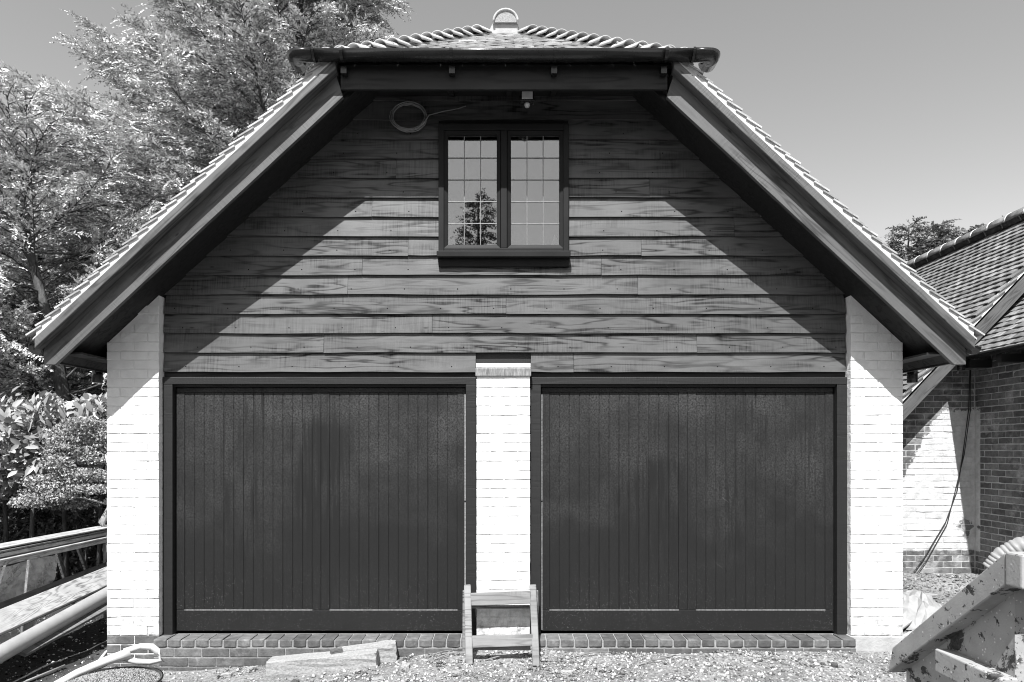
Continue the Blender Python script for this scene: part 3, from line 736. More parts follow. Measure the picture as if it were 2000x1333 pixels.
# ------------------------------------------------------------------ brick house on the right
house = thing('brick_house', 'old brick house with tiled gable roof, patch of white paint on its wall', 'house')
GY0 = 2.70; WX = 5.73
zH = [-.16+.0375+.075*i for i in range(40)]
w1 = obj('wall', MB().prism([(3.9, -.3), (WX+3.2, -.3), (WX+3.2, 2.3), (7.0, 4.50), (4.55, 2.0), (3.9, 2.0)], GY0+.004, GY0+.22), MAT['house_mortar'], house)
lim = lambda x, z: z > 4.60-1.06*(7.0-x)-.16
lay(w1, 4.78, WX-.005, zH, GY0, HOUSE, lambda i: (0, .1125)[i % 2], skip_=lambda x, z: lim(x, z) or x > 9, jit=.003)
st = []; lay(w1, 3.92, 4.78, zH, GY0, HOUSE, lambda i: (.2, .0875)[i % 2], stuff=st, skip_=lambda x, z: z > 2.0, jit=.003)
joined('brickwork', st, MAT['house_brick'], w1)
w2 = obj('wall', MB().box(WX+.0035, WX+.22, -1.6, GY0+.2, -.3, 2.66), MAT['house_mortar'], house)
lay(w2, 1.80, GY0-.005, zH[:-2], WX, HOUSE, lambda i: (.05, .16)[i % 2], axis='y', jit=.002)
st = []; lay(w2, -1.6, 1.80, zH[:-2], WX, HOUSE, lambda i: (.12, .0075)[i % 2], axis='y', stuff=st, jit=.002)
joined('brickwork', st, MAT['house_brick'], w2)
# gable roof (ridge runs away from us at x = 7)
HM = 1.06; RZ = 4.66
hd = MB()
hd.slab([(7.0, 2.42, RZ-.05), (7.0, 13, RZ-.05), (4.35, 13, RZ-.05-HM*2.65), (4.35, 2.42, RZ-.05-HM*2.65)], (0, 0, -.03))
hd.slab([(7.0, 2.42, RZ-.05), (9.8, 2.42, RZ-.05-HM*2.8), (9.8, 13, RZ-.05-HM*2.8), (7.0, 13, RZ-.05)], (0, 0, -.03))
hr = obj('roof', hd, MAT['soffit'], house)
T2 = [tile_mesh('tile', TW, MAT['tile2'], random.uniform(.003, .008)) for _ in range(4)]
hth = math.atan(HM); hc, hs = math.cos(hth), math.sin(hth); cnt = 0; st = []
U = Vector((hc, 0, hs)); Nn = Vector((-hs, 0, hc)); Cc = Vector((0, -1, 0))
for k in range(38):
    ax = 2.72-k*GA*hc
    if ax < .08: break
    for j in range(62):
        y = 2.38+TW*j+(TW/2 if k % 2 else 0)+TW/2
        m = tile_mtx(Vector((7.0-ax, y, RZ-HM*ax))+Nn*random.uniform(-.004, .004), Cc, U, Nn, R(11)+random.uniform(-.012, .012))
        if k > 15 and j < 9 and cnt < 190: link('tile', random.choice(T2), None, hr, m); cnt += 1
        else: st.append((random.choice(T2), m))
joined('tile_field', st, MAT['tile2'], hr)
rt2 = half_tube(.31, .125, .125, .018, 10, R(92)).mesh('ridge_tile', True); rt2.materials.append(MAT['tile2'])
bd = half_tube(.03, .131, .131, .02, 10, R(92)).mesh('ridge_joint', True); bd.materials.append(MAT['cement'])
for k in range(30):
    link('ridge_tile', rt2, None, hr, Matrix.Translation((7.0, 2.42+k*.34, RZ+.045)))
    link('ridge_joint', bd, None, hr, Matrix.Translation((7.0, 2.42+k*.34+.31, RZ+.047)))
def hrake(xa, xb, c0, c1, y0, y1):
    return MB().prism([(7-xa, c0-HM*xa), (7-xb, c0-HM*xb), (7-xb, c1-HM*xb), (7-xa, c1-HM*xa)], y0, y1)
obj('barge_board', hrake(.0, 2.62, RZ-.36, RZ-.17, 2.40, 2.44), MAT['house_stain'], house, bevel=.003, loc=(4.4, 2.4, 1.6))
obj('undercloak', hrake(.0, 2.66, RZ-.13, RZ-.05, 2.405, 2.7), MAT['cement'], house)
obj('soffit', hrake(.0, 2.6, RZ-.30, RZ-.28, 2.445, 2.72), MAT['soffit'], house)
# wing roof, eaves along the side wall
VM = .95
vd = MB().slab([(WX-.28, -1.7, 2.60), (WX-.28, 2.695, 2.60), (WX+2.6, 2.695, 2.60+VM*2.88), (WX+2.6, -1.7, 2.60+VM*2.88)], (0, 0, -.03))
vr = obj('roof', vd, MAT['soffit'], house)
vth = math.atan(VM); vc, vs = math.cos(vth), math.sin(vth); st = []; cnt = 0
U = Vector((vc, 0, vs)); Nn = Vector((-vs, 0, vc))
for k in range(38):
    x = WX-.33+k*GA*vc
    for j in range(26):
        y = 2.60-TW*j-(TW/2 if k % 2 else 0)
        m = tile_mtx(Vector((x, y, 2.61+VM*(x-WX+.28)))+Nn*(.03+random.uniform(-.004, .004)), Cc, U, Nn, R(8)+random.uniform(-.012, .012))
        if k < 12 and j < 8: link('tile', random.choice(T2), None, vr, m); cnt += 1
        else: st.append((random.choice(T2), m))
joined('tile_field', st, MAT['tile2'], vr)
obj('lead_soaker', MB().slab([(WX-.30, 2.62, 2.66), (WX-.30, 2.69, 2.70), (WX+2.5, 2.69, 2.70+VM*2.8), (WX+2.5, 2.60, 2.66+VM*2.8)], (0, 0, .012)), MAT['flash'], house)
hg = obj('gutter', gutter_run((WX-.34, -1.6, 2.60), (WX-.34, 2.62, 2.60), .055), MAT['plastic'], house, smooth=True)
for y in (2.45, 1.95, 1.45, .95):
    obj('rafter_end', MB().box(WX-.26, WX+.02, y-.04, y+.04, 2.47, 2.56), MAT['soffit'], house)
obj('downpipe_outlet', MB().tube([(WX-.34, 2.45, 2.55), (WX-.34, 2.45, 2.44)], .04, 12), MAT['plastic'], hg, smooth=True)
cb = MB().tube([(5.60, 2.60, 2.46), (5.63, 2.665, 2.0), (5.57, 2.68, 1.45), (5.50, 2.68, 1.0), (5.36, 2.68, .62), (5.10, 2.67, .2), (4.93, 2.66, -.02), (4.80, 2.60, -.10)], .006, 6)
tag(obj('cable', cb, MAT['cable'], smooth=True), 'thin black cable running slack down the partly whitewashed house wall', 'cable')
cb = MB().tube([(5.61, 2.60, 2.46), (5.65, 2.665, 1.98), (5.585, 2.68, 1.44), (5.47, 2.68, .97), (5.38, 2.68, .60), (5.13, 2.67, .17), (4.98, 2.655, -.02), (4.86, 2.60, -.09)], .005, 6)
tag(obj('cable', cb, MAT['cable'], smooth=True), 'second black cable twisted beside its twin down the house wall', 'cable')

# ------------------------------------------------------------------ stepladder
sl = thing('stepladder', 'small weathered wooden step ladder leaning on the middle white pier', 'ladder', (-.02, -.40, -.135))
def bar3(p, q, w, d, up=(0, 1, 0)):
    p, q = Vector(p), Vector(q); t = (q-p).normalized(); a = t.cross(Vector(up)).normalized()*w/2; b = a.cross(t).normalized()*d/2
    return MB().slab([p-a-b, p+a-b, p+a+b, p-a+b], q-p)
gl = float(gz(-.27, -.4)); gr = float(gz(.24, -.4))
for (x0, x1, g_) in ((-.268, -.303, gl), (.237, .226, gr)):
    obj('rail', bar3((x0, -.41, g_-.002), (x1, -.055, .405), .055, .03), MAT['oldwood'], sl, bevel=.008, loc=(x0, -.4, 0)).parent = None
for o in [o for o in COL.objects if o.name.startswith('rail') and o.parent is None]:
    m = o.matrix_basis.copy(); o.parent = sl; o.location = Vector(o.location)-Vector(sl.location)
def child(name, mb, mat, par, bevel=.003, smooth=False):
    mb.v = [tuple(Vector(p)-Vector(par.location)) for p in mb.v]; return obj(name, mb, mat, par, smooth, bevel)
child('tread', MB().slab([(-.275, -.150, .255), (.205, -.150, .275), (.205, -.118, .372), (-.275, -.118, .352)], (0, .022, -.003)), MAT['oldwood'], sl, .006)
child('tread', MB().slab([(-.255, -.330, -.025), (.215, -.330, -.010), (.215, -.298, .072), (-.255, -.298, .060)], (0, .022, -.003)), MAT['oldwood'], sl, .006)
child('cross_bar', MB().box(-.27, .20, -.11, -.085, .225, .250), MAT['oldwood'], sl)
child('cross_bar', MB().box(-.24, .20, -.27, -.245, -.062, -.025), MAT['oldwood'], sl)
for x in (-.328, .258):
    child('back_rail', bar3((x, -.085, float(gz(x, -.1))+.0), (x, -.050, .36), .026, .022), MAT['oldwood'], sl)

# ------------------------------------------------------------------ concrete pieces
def rough_block(name, L, W, H, mtx, mat, label, cat, amp=.006, seed=0, group=None):
    r = random.Random(seed); nx, ny, nz = 12, 4, 3
    import bmesh
    bm = bmesh.new(); bmesh.ops.create_cube(bm, size=1)
    bmesh.ops.subdivide_edges(bm, edges=bm.edges[:], cuts=5, use_grid_fill=True)
    for v in bm.verts:
        c = v.co; e = sum(abs(abs(k)-.5) < 1e-4 for k in c)
        v.co = Vector((c.x*L, c.y*W, c.z*H))*(1-(.03 if e == 3 else .012 if e == 2 else 0))
        v.co += Vector((r.uniform(-1,1), r.uniform(-1,1), r.uniform(-1,1)))*amp*(1.6 if abs(c.x) > .49 else .6)
    me = bpy.data.meshes.new(name); bm.to_mesh(me); bm.free(); me.materials.append(mat)
    o = link(name, me, None, None, mtx); return tag(o, label, cat, group)
def at(x, y, dz=0): return Vector((x, y, float(gz(x, y))+dz))
rough_block('concrete_block', .84, .16, .15, Matrix.Translation((-1.40, -.30, -.162)) @ Matrix.Rotation(R(3), 4, 'Z') @ Matrix.Rotation(R(-4), 4, 'Y'), MAT['concrete'], 'long broken concrete lintel lying half buried before the left door', 'concrete', .006, 3)
rough_block('concrete_block', .46, .15, .15, Matrix.Translation((-1.09, -.16, -.128)) @ Matrix.Rotation(R(9), 4, 'Z') @ Matrix.Rotation(R(-5), 4, 'Y'), MAT['concrete'], 'shorter broken concrete lintel wedged behind the long one', 'concrete', .007, 4)
rough_block('brick_fragment', .09, .05, .035, Matrix.Translation((-1.31, -.27, -.066)) @ Matrix.Rotation(R(25), 4, 'Z') @ Matrix.Rotation(R(-6), 4, 'Y'), MAT['red'], 'dark broken brick piece resting on the concrete lintels', 'brick', .004, 5)

# ------------------------------------------------------------------ skip
sk = thing('skip', 'battered grey steel skip with chipped paint and sloping rim', 'skip', (2.55, -2.6, float(gz(2.5, -2.6))))
GZS = float(gz(2.5, -2.6))
PA, PB = (-2.25, .485), (-3.0, 1.055)        # rim centre line along the side (y, z): far low end, near high end
xl, xr = 1.86, 3.30
def rim_side(x0, x1):
    h = .062
    return MB().slab([(x0, PA[0]+.02, PA[1]-h-.01), (x0, PA[0]-.02, PA[1]+h), (x0, PB[0], PB[1]+h), (x0, PB[0], PB[1]-h)], (x1-x0, 0, 0))
child('rim', rim_side(xl, xl+.085), MAT['skip'], sk, .006); child('rim', rim_side(xr-.085, xr), MAT['skip'], sk, .006)
child('rim', MB().box(xl-.003, xr+.003, PB[0]-.085, PB[0]-.001, PB[1]-.062, PB[1]+.064), MAT['skip'], sk, .008)
child('rim', MB().box(xl+.087, xr-.087, PA[0]-.03, PA[0]+.04, PA[1]-.05, PA[1]+.045), MAT['skip'], sk, .006)
def panel_side(x0, x1):
    return MB().slab([(x0, PA[0]-.01, PA[1]-.03), (x0, PB[0]+.055, PB[1]-.03), (x0, PB[0]+.055, GZS+.05), (x0, PA[0]-.35, GZS+.05), (x0, PA[0]-.01, .2)], (x1-x0, 0, 0))
child('side_panel', panel_side(xl+.075, xl+.083), MAT['skip'], sk, 0); child('side_panel', panel_side(xr-.083, xr-.075), MAT['skip'], sk, 0)
child('end_panel', MB().box(xl+.074, xr-.074, PB[0]+.050, PB[0]+.058, GZS+.045, PB[1]-.02), MAT['skip'], sk, 0)
child('end_panel', MB().slab([(xl+.08, PA[0], PA[1]), (xr-.08, PA[0], PA[1]), (xr-.08, PA[0]-.0, .2), (xl+.08, PA[0], .2)], (0, -.008, 0)).slab([(xl+.08, PA[0], .2), (xr-.08, PA[0], .2), (xr-.08, PA[0]-.35, GZS+.05), (xl+.08, PA[0]-.35, GZS+.05)], (0, -.008, 0)), MAT['skip'], sk, 0)
child('floor', MB().box(xl+.075, xr-.075, PB[0]+.05, PA[0]-.3, GZS, GZS+.05), MAT['skip'], sk, 0)
for (a, b) in ((xl+.005, xl+.0745), (xr-.0745, xr-.005)):
    child('rib', MB().box(a, b, PB[0]+.03, -2.58, .535, .635), MAT['skip'], sk, .006)
    child('rib', MB().box(a+.02, b-.005, -2.75, -2.67, GZS+.05, .534), MAT['skip'], sk, .006)
rub = scatter('rubble', 1500, (xl+.12, xr-.12), (PB[0]+.10, PA[0]-.06), .02, .06, MAT['stone'], zoff=0)
vv = np.empty(len(rub.data.vertices)*3, np.float32); rub.data.vertices.foreach_get('co', vv); vv = vv.reshape(-1, 3)
tt = np.clip((PA[0]-vv[:,1])/.75, 0, 1); vv[:,2] += (.40+.52*tt**.8)-GZS*0-gz(vv[:,0], vv[:,1])-.02; rub.data.vertices.foreach_set('co', vv.ravel())
rub['kind'] = 'stuff'; tag(rub, 'broken rubble heaped inside the steel skip', 'rubble')
hs_ = [Vector((2.10, -2.60, .98)), Vector((2.13, -2.62, 1.04)), Vector((2.18, -2.65, 1.085)), Vector((2.26, -2.68, 1.11)), Vector((2.36, -2.70, 1.12)), Vector((2.48, -2.68, 1.06)), Vector((2.56, -2.66, .98))]
pp = []; rr = []
for i in range(len(hs_)-1):
    for q in range(24):
        pp.append(hs_[i].lerp(hs_[i+1], q/24)); rr.append(.036+.005*(abs(math.sin(len(pp)*math.pi/6))**.6))
tag(obj('ribbed_hose', MB().tube(pp, rr, 14), MAT['film'], smooth=True), 'white ribbed hose looped over the rubble in the skip', 'hose')

# ------------------------------------------------------------------ timber pile and pipe on the left
def plank(name, mat, p, q, w, d, label, cat='plank', group=None, roll=0, bevel=.003):
    p, q = Vector(p), Vector(q); t = (q-p).normalized(); a = t.cross(Vector((0,0,1))).normalized(); b = a.cross(t)
    a2 = a*math.cos(roll)+b*math.sin(roll); b2 = b*math.cos(roll)-a*math.sin(roll)
    L = (q-p).length; m = Matrix((a2, t, b2)).transposed().to_4x4(); m.translation = p
    mb = MB().box(-w/2, w/2, 0, L, -d/2, d/2); me = mb.mesh(name)
    o = link(name, me, mat, None, m); 
    mo = o.modifiers.new('bevel', 'BEVEL'); mo.width = bevel; mo.segments = 1
    return tag(o, label, cat, group)
G = 'timbers stacked beside the garage'
for (x, z, w, d, dx, mt, lb) in ((-4.13, .572, .09, .034, .00, 'raw', 'pale sawn batten, lowest front one of the raised timber stack'), (-4.26, .572, .10, .034, -.02, 'dwood', 'dark sawn batten behind the lowest pale one of the raised stack'),
        (-4.10, .606, .10, .018, -.03, 'raw', 'thin pale board lying second in the raised timber stack'), (-4.145, .640, .09, .034, -.02, 'raw', 'thicker pale beam in the middle of the raised timber stack'),
        (-4.27, .632, .11, .05, -.03, 'dwood', 'dark beam behind the thicker pale one in the stack'), (-4.14, .674, .12, .016, -.05, 'oldwood', 'thin weathered board above the pale beam of the stack'),
        (-4.22, .697, .20, .014, .03, 'raw', 'wide pale board topping the raised timber stack'), (-4.12, .698, .05, .012, -.10, 'oldwood', 'narrow loose lath lying skewed on the raised stack')):
    plank('plank', MAT[mt], (x, -1.6+random.uniform(-.1, .1), z+random.uniform(0, .006)), (x+dx, 3.2, z-.014), w, d, lb, group=G, roll=random.uniform(-.03, .03))
plank('plank', MAT['raw'], (-3.86, -1.8, .085), (-3.92, 2.4, .335), .19, .035, 'wide knotty pale plank lying slanted above the plastic pipe', group=G, roll=R(-42))
plank('plank', MAT['dwood'], (-4.02, -1.8, .05), (-4.02, 2.6, .32), .26, .035, 'wide dark plank under the knotty pale one', group=G, roll=R(-40))
plank('plank', MAT['oldwood'], (-3.84, -.2, -.10), (-3.80, 2.4, .16), .14, .03, 'weathered plank tucked beneath the knotty pale one', group=G, roll=R(-20))
tag(obj('drain_pipe', MB().tube([(-3.69, -2.0, -.185), (-3.70, -.57, .000), (-3.70, .75, .155), (-3.70, 1.9, .29)], .062, 24), MAT['upvc'], smooth=True), 'thick pale plastic drain pipe lying along the timber pile', 'pipe')
tag(obj('stick', MB().tube([(-3.72, -1.3, at(-3.72, -1.3).z+.012), (-3.56, -.06, at(-3.5, 0).z+.03)], .011, 8), MAT['whitep'], smooth=True), 'thin white plastic rod lying on the dark soil below the pipe', 'rod')
tag(obj('stick', MB().slab([(-3.60, .75, -.24), (-3.32, .72, -.24), (-3.32, .77, -.24), (-3.60, .80, -.24)], (0, 0, .02)), MAT['raw']), 'short pale offcut on the soil by the pier corner', 'offcut')
for i, (x, y, lx, ly, w, mt, lb) in enumerate((( -4.40, -.2, .18, .75, .12, 'oldwood', 'weathered board leaning under the raised stack at its front'), (-4.45, .35, .12, .55, .15, 'raw', 'pale board leaning under the raised stack beside the polythene'),
        (-4.50, .62, .10, .35, .12, 'dwood', 'dark board leaning upright under the raised stack'), (-4.52, .95, .05, .10, .16, 'raw', 'broad pale board standing almost upright under the raised stack'),
        (-4.55, 1.30, .0, -.35, .06, 'oldwood', 'thin weathered batten leaning backwards below the stack'), (-4.5, 1.55, .0, -.45, .05, 'oldwood', 'thin batten leaning furthest back below the stack'))):
    plank('board', MAT[mt], (x, y-ly, -.27), (x+lx*.2, y, .55), w, .025, lb, 'board', 'boards leaning under the raised stack', roll=R(80))
plank('trestle', MAT['dwood'], (-4.6, 2.2, .50), (-3.9, 2.2, .50), .07, .06, 'dark timber bearer carrying the raised stack', 'bearer', 'bearers of the stack')
plank('trestle', MAT['dwood'], (-4.5, 2.2, -.28), (-4.5, 2.2001, .47), .07, .07, 'dark post under the stack bearer', 'post', 'bearers of the stack')
# polythene sheet drooping over the leaning boards
nx_, ny_ = 36, 22; v = []; f = []
for j in range(ny_):
    for i in range(nx_):
        y = -.75+1.55*i/(nx_-1); t = j/(ny_-1)
        v.append((-4.20-.06*t+.05*math.sin(y*9+t*3)*(.4+t)+random.uniform(-1,1)*.012, y-.25*t*(1+.4*math.sin(y*5))+random.uniform(-1,1)*.012, .52-.66*t+.03*math.sin(y*7)*t))
for j in range(ny_-1):
    for i in range(nx_-1): a = j*nx_+i; f.append((a, a+1, a+nx_+1, a+nx_))
po = obj('polythene_sheet', MB().add(v, f), MAT['poly'], smooth=False); tag(po, 'crumpled clear polythene draped under the raised timber stack', 'sheet')
po.modifiers.new('solid', 'SOLIDIFY').thickness = .001

# ------------------------------------------------------------------ tub of gravel, white handle and hose (front left)
tb = thing('tub', 'round black ribbed tub heaped with gravel near the left pier', 'tub', (-2.62, -1.08, float(gz(-2.55, -1.08))+.0))
hT = .245
prof = [(.0, 0), (.255, 0)]
for k in range(6): prof += [(.262+.008*k, .035+.032*k), (.275+.008*k, .043+.032*k), (.275+.008*k, .053+.032*k), (.264+.008*k, .060+.032*k)]
prof += [(.325, hT-.015), (.338, hT-.010), (.338, hT), (.322, hT), (.31, hT-.05), (0, hT-.055)]
obj('shell', MB().lathe(prof, 40), MAT['plastic'], tb, smooth=True)
n = 9000; r_ = .325*np.sqrt(rng.random(n)); a_ = rng.uniform(0, 6.283, n); s_ = rng.uniform(.004, .009, n)
B = np.array([(1,0,0),(-1,0,0),(0,1,0),(0,-1,0),(0,0,1),(0,0,-1)], float)
Vv = (B[None]*rng.uniform(.5, 1.2, (n,6,1))+rng.normal(0, .2, (n,6,3)))*s_[:,None,None]+np.stack([r_*np.cos(a_), r_*np.sin(a_), hT-.02+.055*(1-(r_/.33)**2)], 1)[:,None]
T = np.array([(0,2,4),(2,1,4),(1,3,4),(3,0,4),(2,0,5),(1,2,5),(3,1,5),(0,3,5)])
np_mesh('gravel_fill', Vv.reshape(-1,3), ((np.arange(n)*6)[:,None,None]+T[None]).reshape(-1,3), MAT['stone2'], tb, kind='stuff')
ht = float(gz(-2.55, -1.08))+hT
sh = thing('shovel', 'white plastic shovel handle with D grip lying across the gravel tub', 'shovel', (-2.9, -1.0, ht))
pth = [(-3.06, -1.42, ht-.14), (-2.97, -1.20, ht-.03), (-2.86, -1.00, ht+.035), (-2.74, -.86, ht+.075), (-2.63, -.78, ht+.10)]
child('shaft', MB().tube(pth, [.026, .028, .032, .040, .050], 14, flat=.75), MAT['whitep'], sh, 0, True)
lp = [(-2.66, -.80, ht+.118), (-2.57, -.755, ht+.140), (-2.50, -.735, ht+.132), (-2.465, -.73, ht+.10), (-2.43, -.735, ht+.035), (-2.50, -.76, ht+.030), (-2.58, -.79, ht+.045), (-2.66, -.80, ht+.075)]
child('grip', MB().tube(lp, [.022, .022, .024, .024, .022, .020, .020, .022], 10), MAT['whitep'], sh, 0, True)
ho = [(-2.75, -1.62, ht-.24), (-2.66, -1.50, ht-.08), (-2.52, -1.43, ht+.012), (-2.36, -1.40, ht+.02), (-2.22, -1.42, ht-.03), (-2.10, -1.48, ht-.13), (-2.02, -1.55, ht-.235)]
pp = []
for i in range(len(ho)-1):
    p0, p1, p2, p3 = [Vector(ho[max(0, min(len(ho)-1, i+k))]) for k in (-1, 0, 1, 2)]
    for q in range(6):
        t = q/6; pp.append(.5*((2*p1)+(p2-p0)*t+(2*p0-5*p1+4*p2-p3)*t*t+(3*p1-p0-3*p2+p3)*t**3))
pp.append(Vector(ho[-1]))
tag(obj('hose', MB().tube(pp, .013, 10), MAT['whitep'], smooth=True), 'white garden hose arching up in front of the gravel tub', 'hose')
tag(obj('hose', MB().tube([(-3.30, .3, -.15), (-3.29, .05, -.17), (-3.285, -.03, -.20), (-3.30, -.10, -.255)], .012, 8), MAT['whitep'], smooth=True), 'white hose end curving round the base of the brick pier', 'hose')

# ------------------------------------------------------------------ debris
DEB = ['flat pale stone', 'angular pale stone', 'grey stone chip', 'pale mortar lump', 'broken tile chip']
spots = [(-2.0, -.22), (-2.15, -.30), (-1.92, -.42), (-.78, -.18), (-.62, -.30), (-.75, -.42), (-1.10, -.52), (-1.55, -.55), (-.35, -.62), (.32, -.25), (.45, -.6), (1.0, -.2), (1.35, -.24), (1.75, -.18), (2.1, -.55), (.9, -.75), (1.55, -.7), (-.9, -.75), (-1.7, -.8), (2.5, -.4), (.05, -.5)]
near = ['by the red sill bricks left of the lintels', 'left of the long concrete lintel', 'under the left end of the long lintel', 'right of the short lintel', 'between lintel and ladder', 'lying off the broken lintel end', 'before the long lintel', 'before the middle of the lintel', 'left of the ladder foot', 'right of the ladder by the sill', 'off the right ladder foot', 'against the right door sill', 'halfway along the right door sill', 'right of mid sill of the right door', 'before the right pier side', 'out on the gravel before the right door', 'out on gravel further right', 'out on gravel before the lintels', 'out on gravel left of the lintels', 'before the right pier', 'between the ladder feet']
for i, (x, y) in enumerate(spots):
    s = random.uniform(.025, .06); z = float(gz(x, y))
    rough_block('stone', s*1.6, s, s*.55, Matrix.Translation((x, y, z+s*.22)) @ Matrix.Rotation(random.uniform(0, 6), 4, 'Z') @ Matrix.Rotation(random.uniform(-.2, .2), 4, 'X'),
                MAT['concrete'] if i % 4 != 3 else MAT['red'], f'{DEB[i % 5]} {near[i]}', 'stone', .006, 20+i, 'loose stones on the gravel')
tw = [(-.62, -.20, -.38, -.10), (-.55, -.28, -.33, -.16), (-.50, -.14, -.28, -.22), (.55, -.22, .85, -.14), (1.15, -.30, 1.5, -.22), (-.15, -.30, .1, -.24), (1.0, -.42, 1.25, -.36)]
tl = ['thin twig leaning on the sill left of the ladder', 'split lath on gravel left of the ladder', 'curved twig by the left ladder foot', 'twig along the right door sill', 'long twig before the right door sill', 'short twig between the ladder feet', 'pale lath out on gravel before the right door']
for (a, b, c, d), lb in zip(tw, tl):
    p, q = at(a, b, .008), at(c, d, .03); mid = p.lerp(q, .5)+Vector((0, .01, .012))
    tag(obj('twig', MB().tube([p, mid, q], [.006, .005, .003], 6), MAT['oldwood']), lb, 'twig', 'twigs on the gravel')
# dusty sheet heap and boards between garage and house
v = []; f = []; nn = 16
for j in range(nn):
    for i in range(nn):
        x = 3.62+.62*i/(nn-1); y = .55+.75*j/(nn-1); rr_ = math.hypot((x-3.93)/.33, (y-.92)/.40)
        v.append((x+random.uniform(-1,1)*.02, y+random.uniform(-1,1)*.02, float(gz(x, y))+.015+max(0, 1-rr_**1.5)*.28*random.uniform(.75, 1.1)))
for j in range(nn-1):
    for i in range(nn-1): a = j*nn+i; f.append((a, a+1, a+nn+1, a+nn))
tag(obj('crumpled_sheet', MB().add(v, f), MAT['film']), 'crumpled white plastic sheet heaped between the right pier and the skip', 'sheet')
for i, (a, b, lb) in enumerate((((3.35, .35), (3.75, .75), 'pale board lying on rubble beside the right pier'), ((3.32, .15), (3.70, .45), 'pale board nearest the foot of the right pier'), ((3.4, 1.9), (4.5, 1.5), 'long pale lath across rubble below the house wall'))):
    plank('board', MAT['raw'], at(*a, .04), at(*b, .05), .10-.03*i, .02, lb, 'board', 'boards on the rubble')

# ------------------------------------------------------------------ vegetation
def unit(a): return a/np.maximum(np.linalg.norm(a, axis=-1, keepdims=True), 1e-9)
def sprays(O, Dr, L, k=14, wid=.011, lf=.42, droop=.25, jit=.25):
    """feathery flat sprays: k leaflets left and right of each axis"""
    n = len(O); Dr = unit(Dr); up = unit(np.tile([-.1, -.45, 1.], (n, 1))+rng.normal(0, .38, (n, 3))); S = unit(np.cross(Dr, up)); up = unit(np.cross(S, Dr))
    Q = []
    for j in range(k):
        t = (j+.3)/k; sg = 1 if j % 2 else -1
        base = O+Dr*(L*t)[:,None]; base[:,2] -= droop*L*t*t
        d = unit(Dr*.75+sg*S*.62+rng.normal(0, jit, (n, 3))-np.array([0, 0, droop*t]))
        l = (L*lf*(1-.65*t))*rng.uniform(.7, 1.2, n); side = unit(np.cross(d, rng.normal(0, .35, (n, 3))+up))*wid*rng.uniform(.7, 1.3, n)[:,None]
        mid = base+d*(l*.45)[:,None]
        Q.append(np.stack([base, mid+side, base+d*l[:,None], mid-side], 1))
    V = np.concatenate(Q).reshape(-1, 3); return V, np.arange(len(V)).reshape(-1, 4)
def curve_pts(p, d, L, n, droop, wob=.06):
    p = np.array(p, float); d = np.array(d, float); d /= np.linalg.norm(d); out = [p.copy()]
    for i in range(n):
        d = d+np.array([0, 0, droop/n])+rng.normal(0, wob, 3); d /= np.linalg.norm(d); p = p+d*L/n; out.append(p.copy())
    return np.array(out)
def conifer(name, label, base, H, lean, limb_fn, nlimb, mat, leafmat, zlo=.15, trunk_r=.22, spray_L=.34, per=1.0, k=14, wid=.011, limbdroop=-.15, cat='tree', group=None, twig_n=7, lf=.42):
    t = thing(name, label, cat, base, group)
    base = np.array(base, float); b = MB(); nn = 12
    tp = [np.array([lean[0]*u*u, lean[1]*u*u, H*u]) for u in np.linspace(0, 1, nn)]
    b.tube(tp, [trunk_r*(1-.93*u)+.01 for u in np.linspace(0, 1, nn)], 9)
    O = []; Dd = []; LL = []
    for i in range(nlimb):
        u = zlo+(1-zlo)*(i+rng.random()*.8)/nlimb; az = i*2.399+rng.normal(0, .3)
        L, el = limb_fn(u, az)
        if L < .15: continue
        p0 = np.array([lean[0]*u*u, lean[1]*u*u, H*u])
        d = np.array([math.cos(az)*math.cos(el), math.sin(az)*math.cos(el), math.sin(el)])
        C = curve_pts(p0, d, L, 7, limbdroop)
        b.tube(C, [max(.006, trunk_r*.17*(L/4)**.7*(1-.9*q/7)) for q in range(8)], 5, cap=False)
        m = max(3, int(L*twig_n*per))
        for q in range(m):
            s = .22+.78*(q+rng.random())/m; f_ = s*7; a = min(6, int(f_)); P = C[a]+(C[a+1]-C[a])*(f_-a); tdir = C[a+1]-C[a]; tdir /= np.linalg.norm(tdir)
            sd = np.cross(tdir, [0, 0, 1]); sd /= max(np.linalg.norm(sd), 1e-6)
            dd = tdir*.8+sd*rng.choice([-1, 1])*rng.uniform(.3, .9)+np.array([0, 0, rng.normal(.02, .13)])
            tl = L*.30*(1.15-s)*rng.uniform(.6, 1.3)+.22; TC = curve_pts(P, dd, tl, 4, -.35, .1)
            b.tube(TC, [.010, .008, .006, .004, .003], 3, cap=False)
            ns = max(3, int(tl/.075))
            for e in range(ns):
                g_ = (e+rng.random())/ns*4; h = min(3, int(g_)); PP = TC[h]+(TC[h+1]-TC[h])*(g_-h); td = TC[h+1]-TC[h]; td /= np.linalg.norm(td)
                O.append(PP); Dd.append(td+rng.normal(0, .38, 3)*np.array([1, 1, .55])+np.array([0, 0, .02])); LL.append(spray_L*rng.uniform(.6, 1.25))
    V, Q = sprays(np.array(O), np.array(Dd), np.array(LL), k, wid, lf)
    obj('trunk', b, mat, t, smooth=True); np_mesh('crown', V, Q, leafmat, t)
    return t
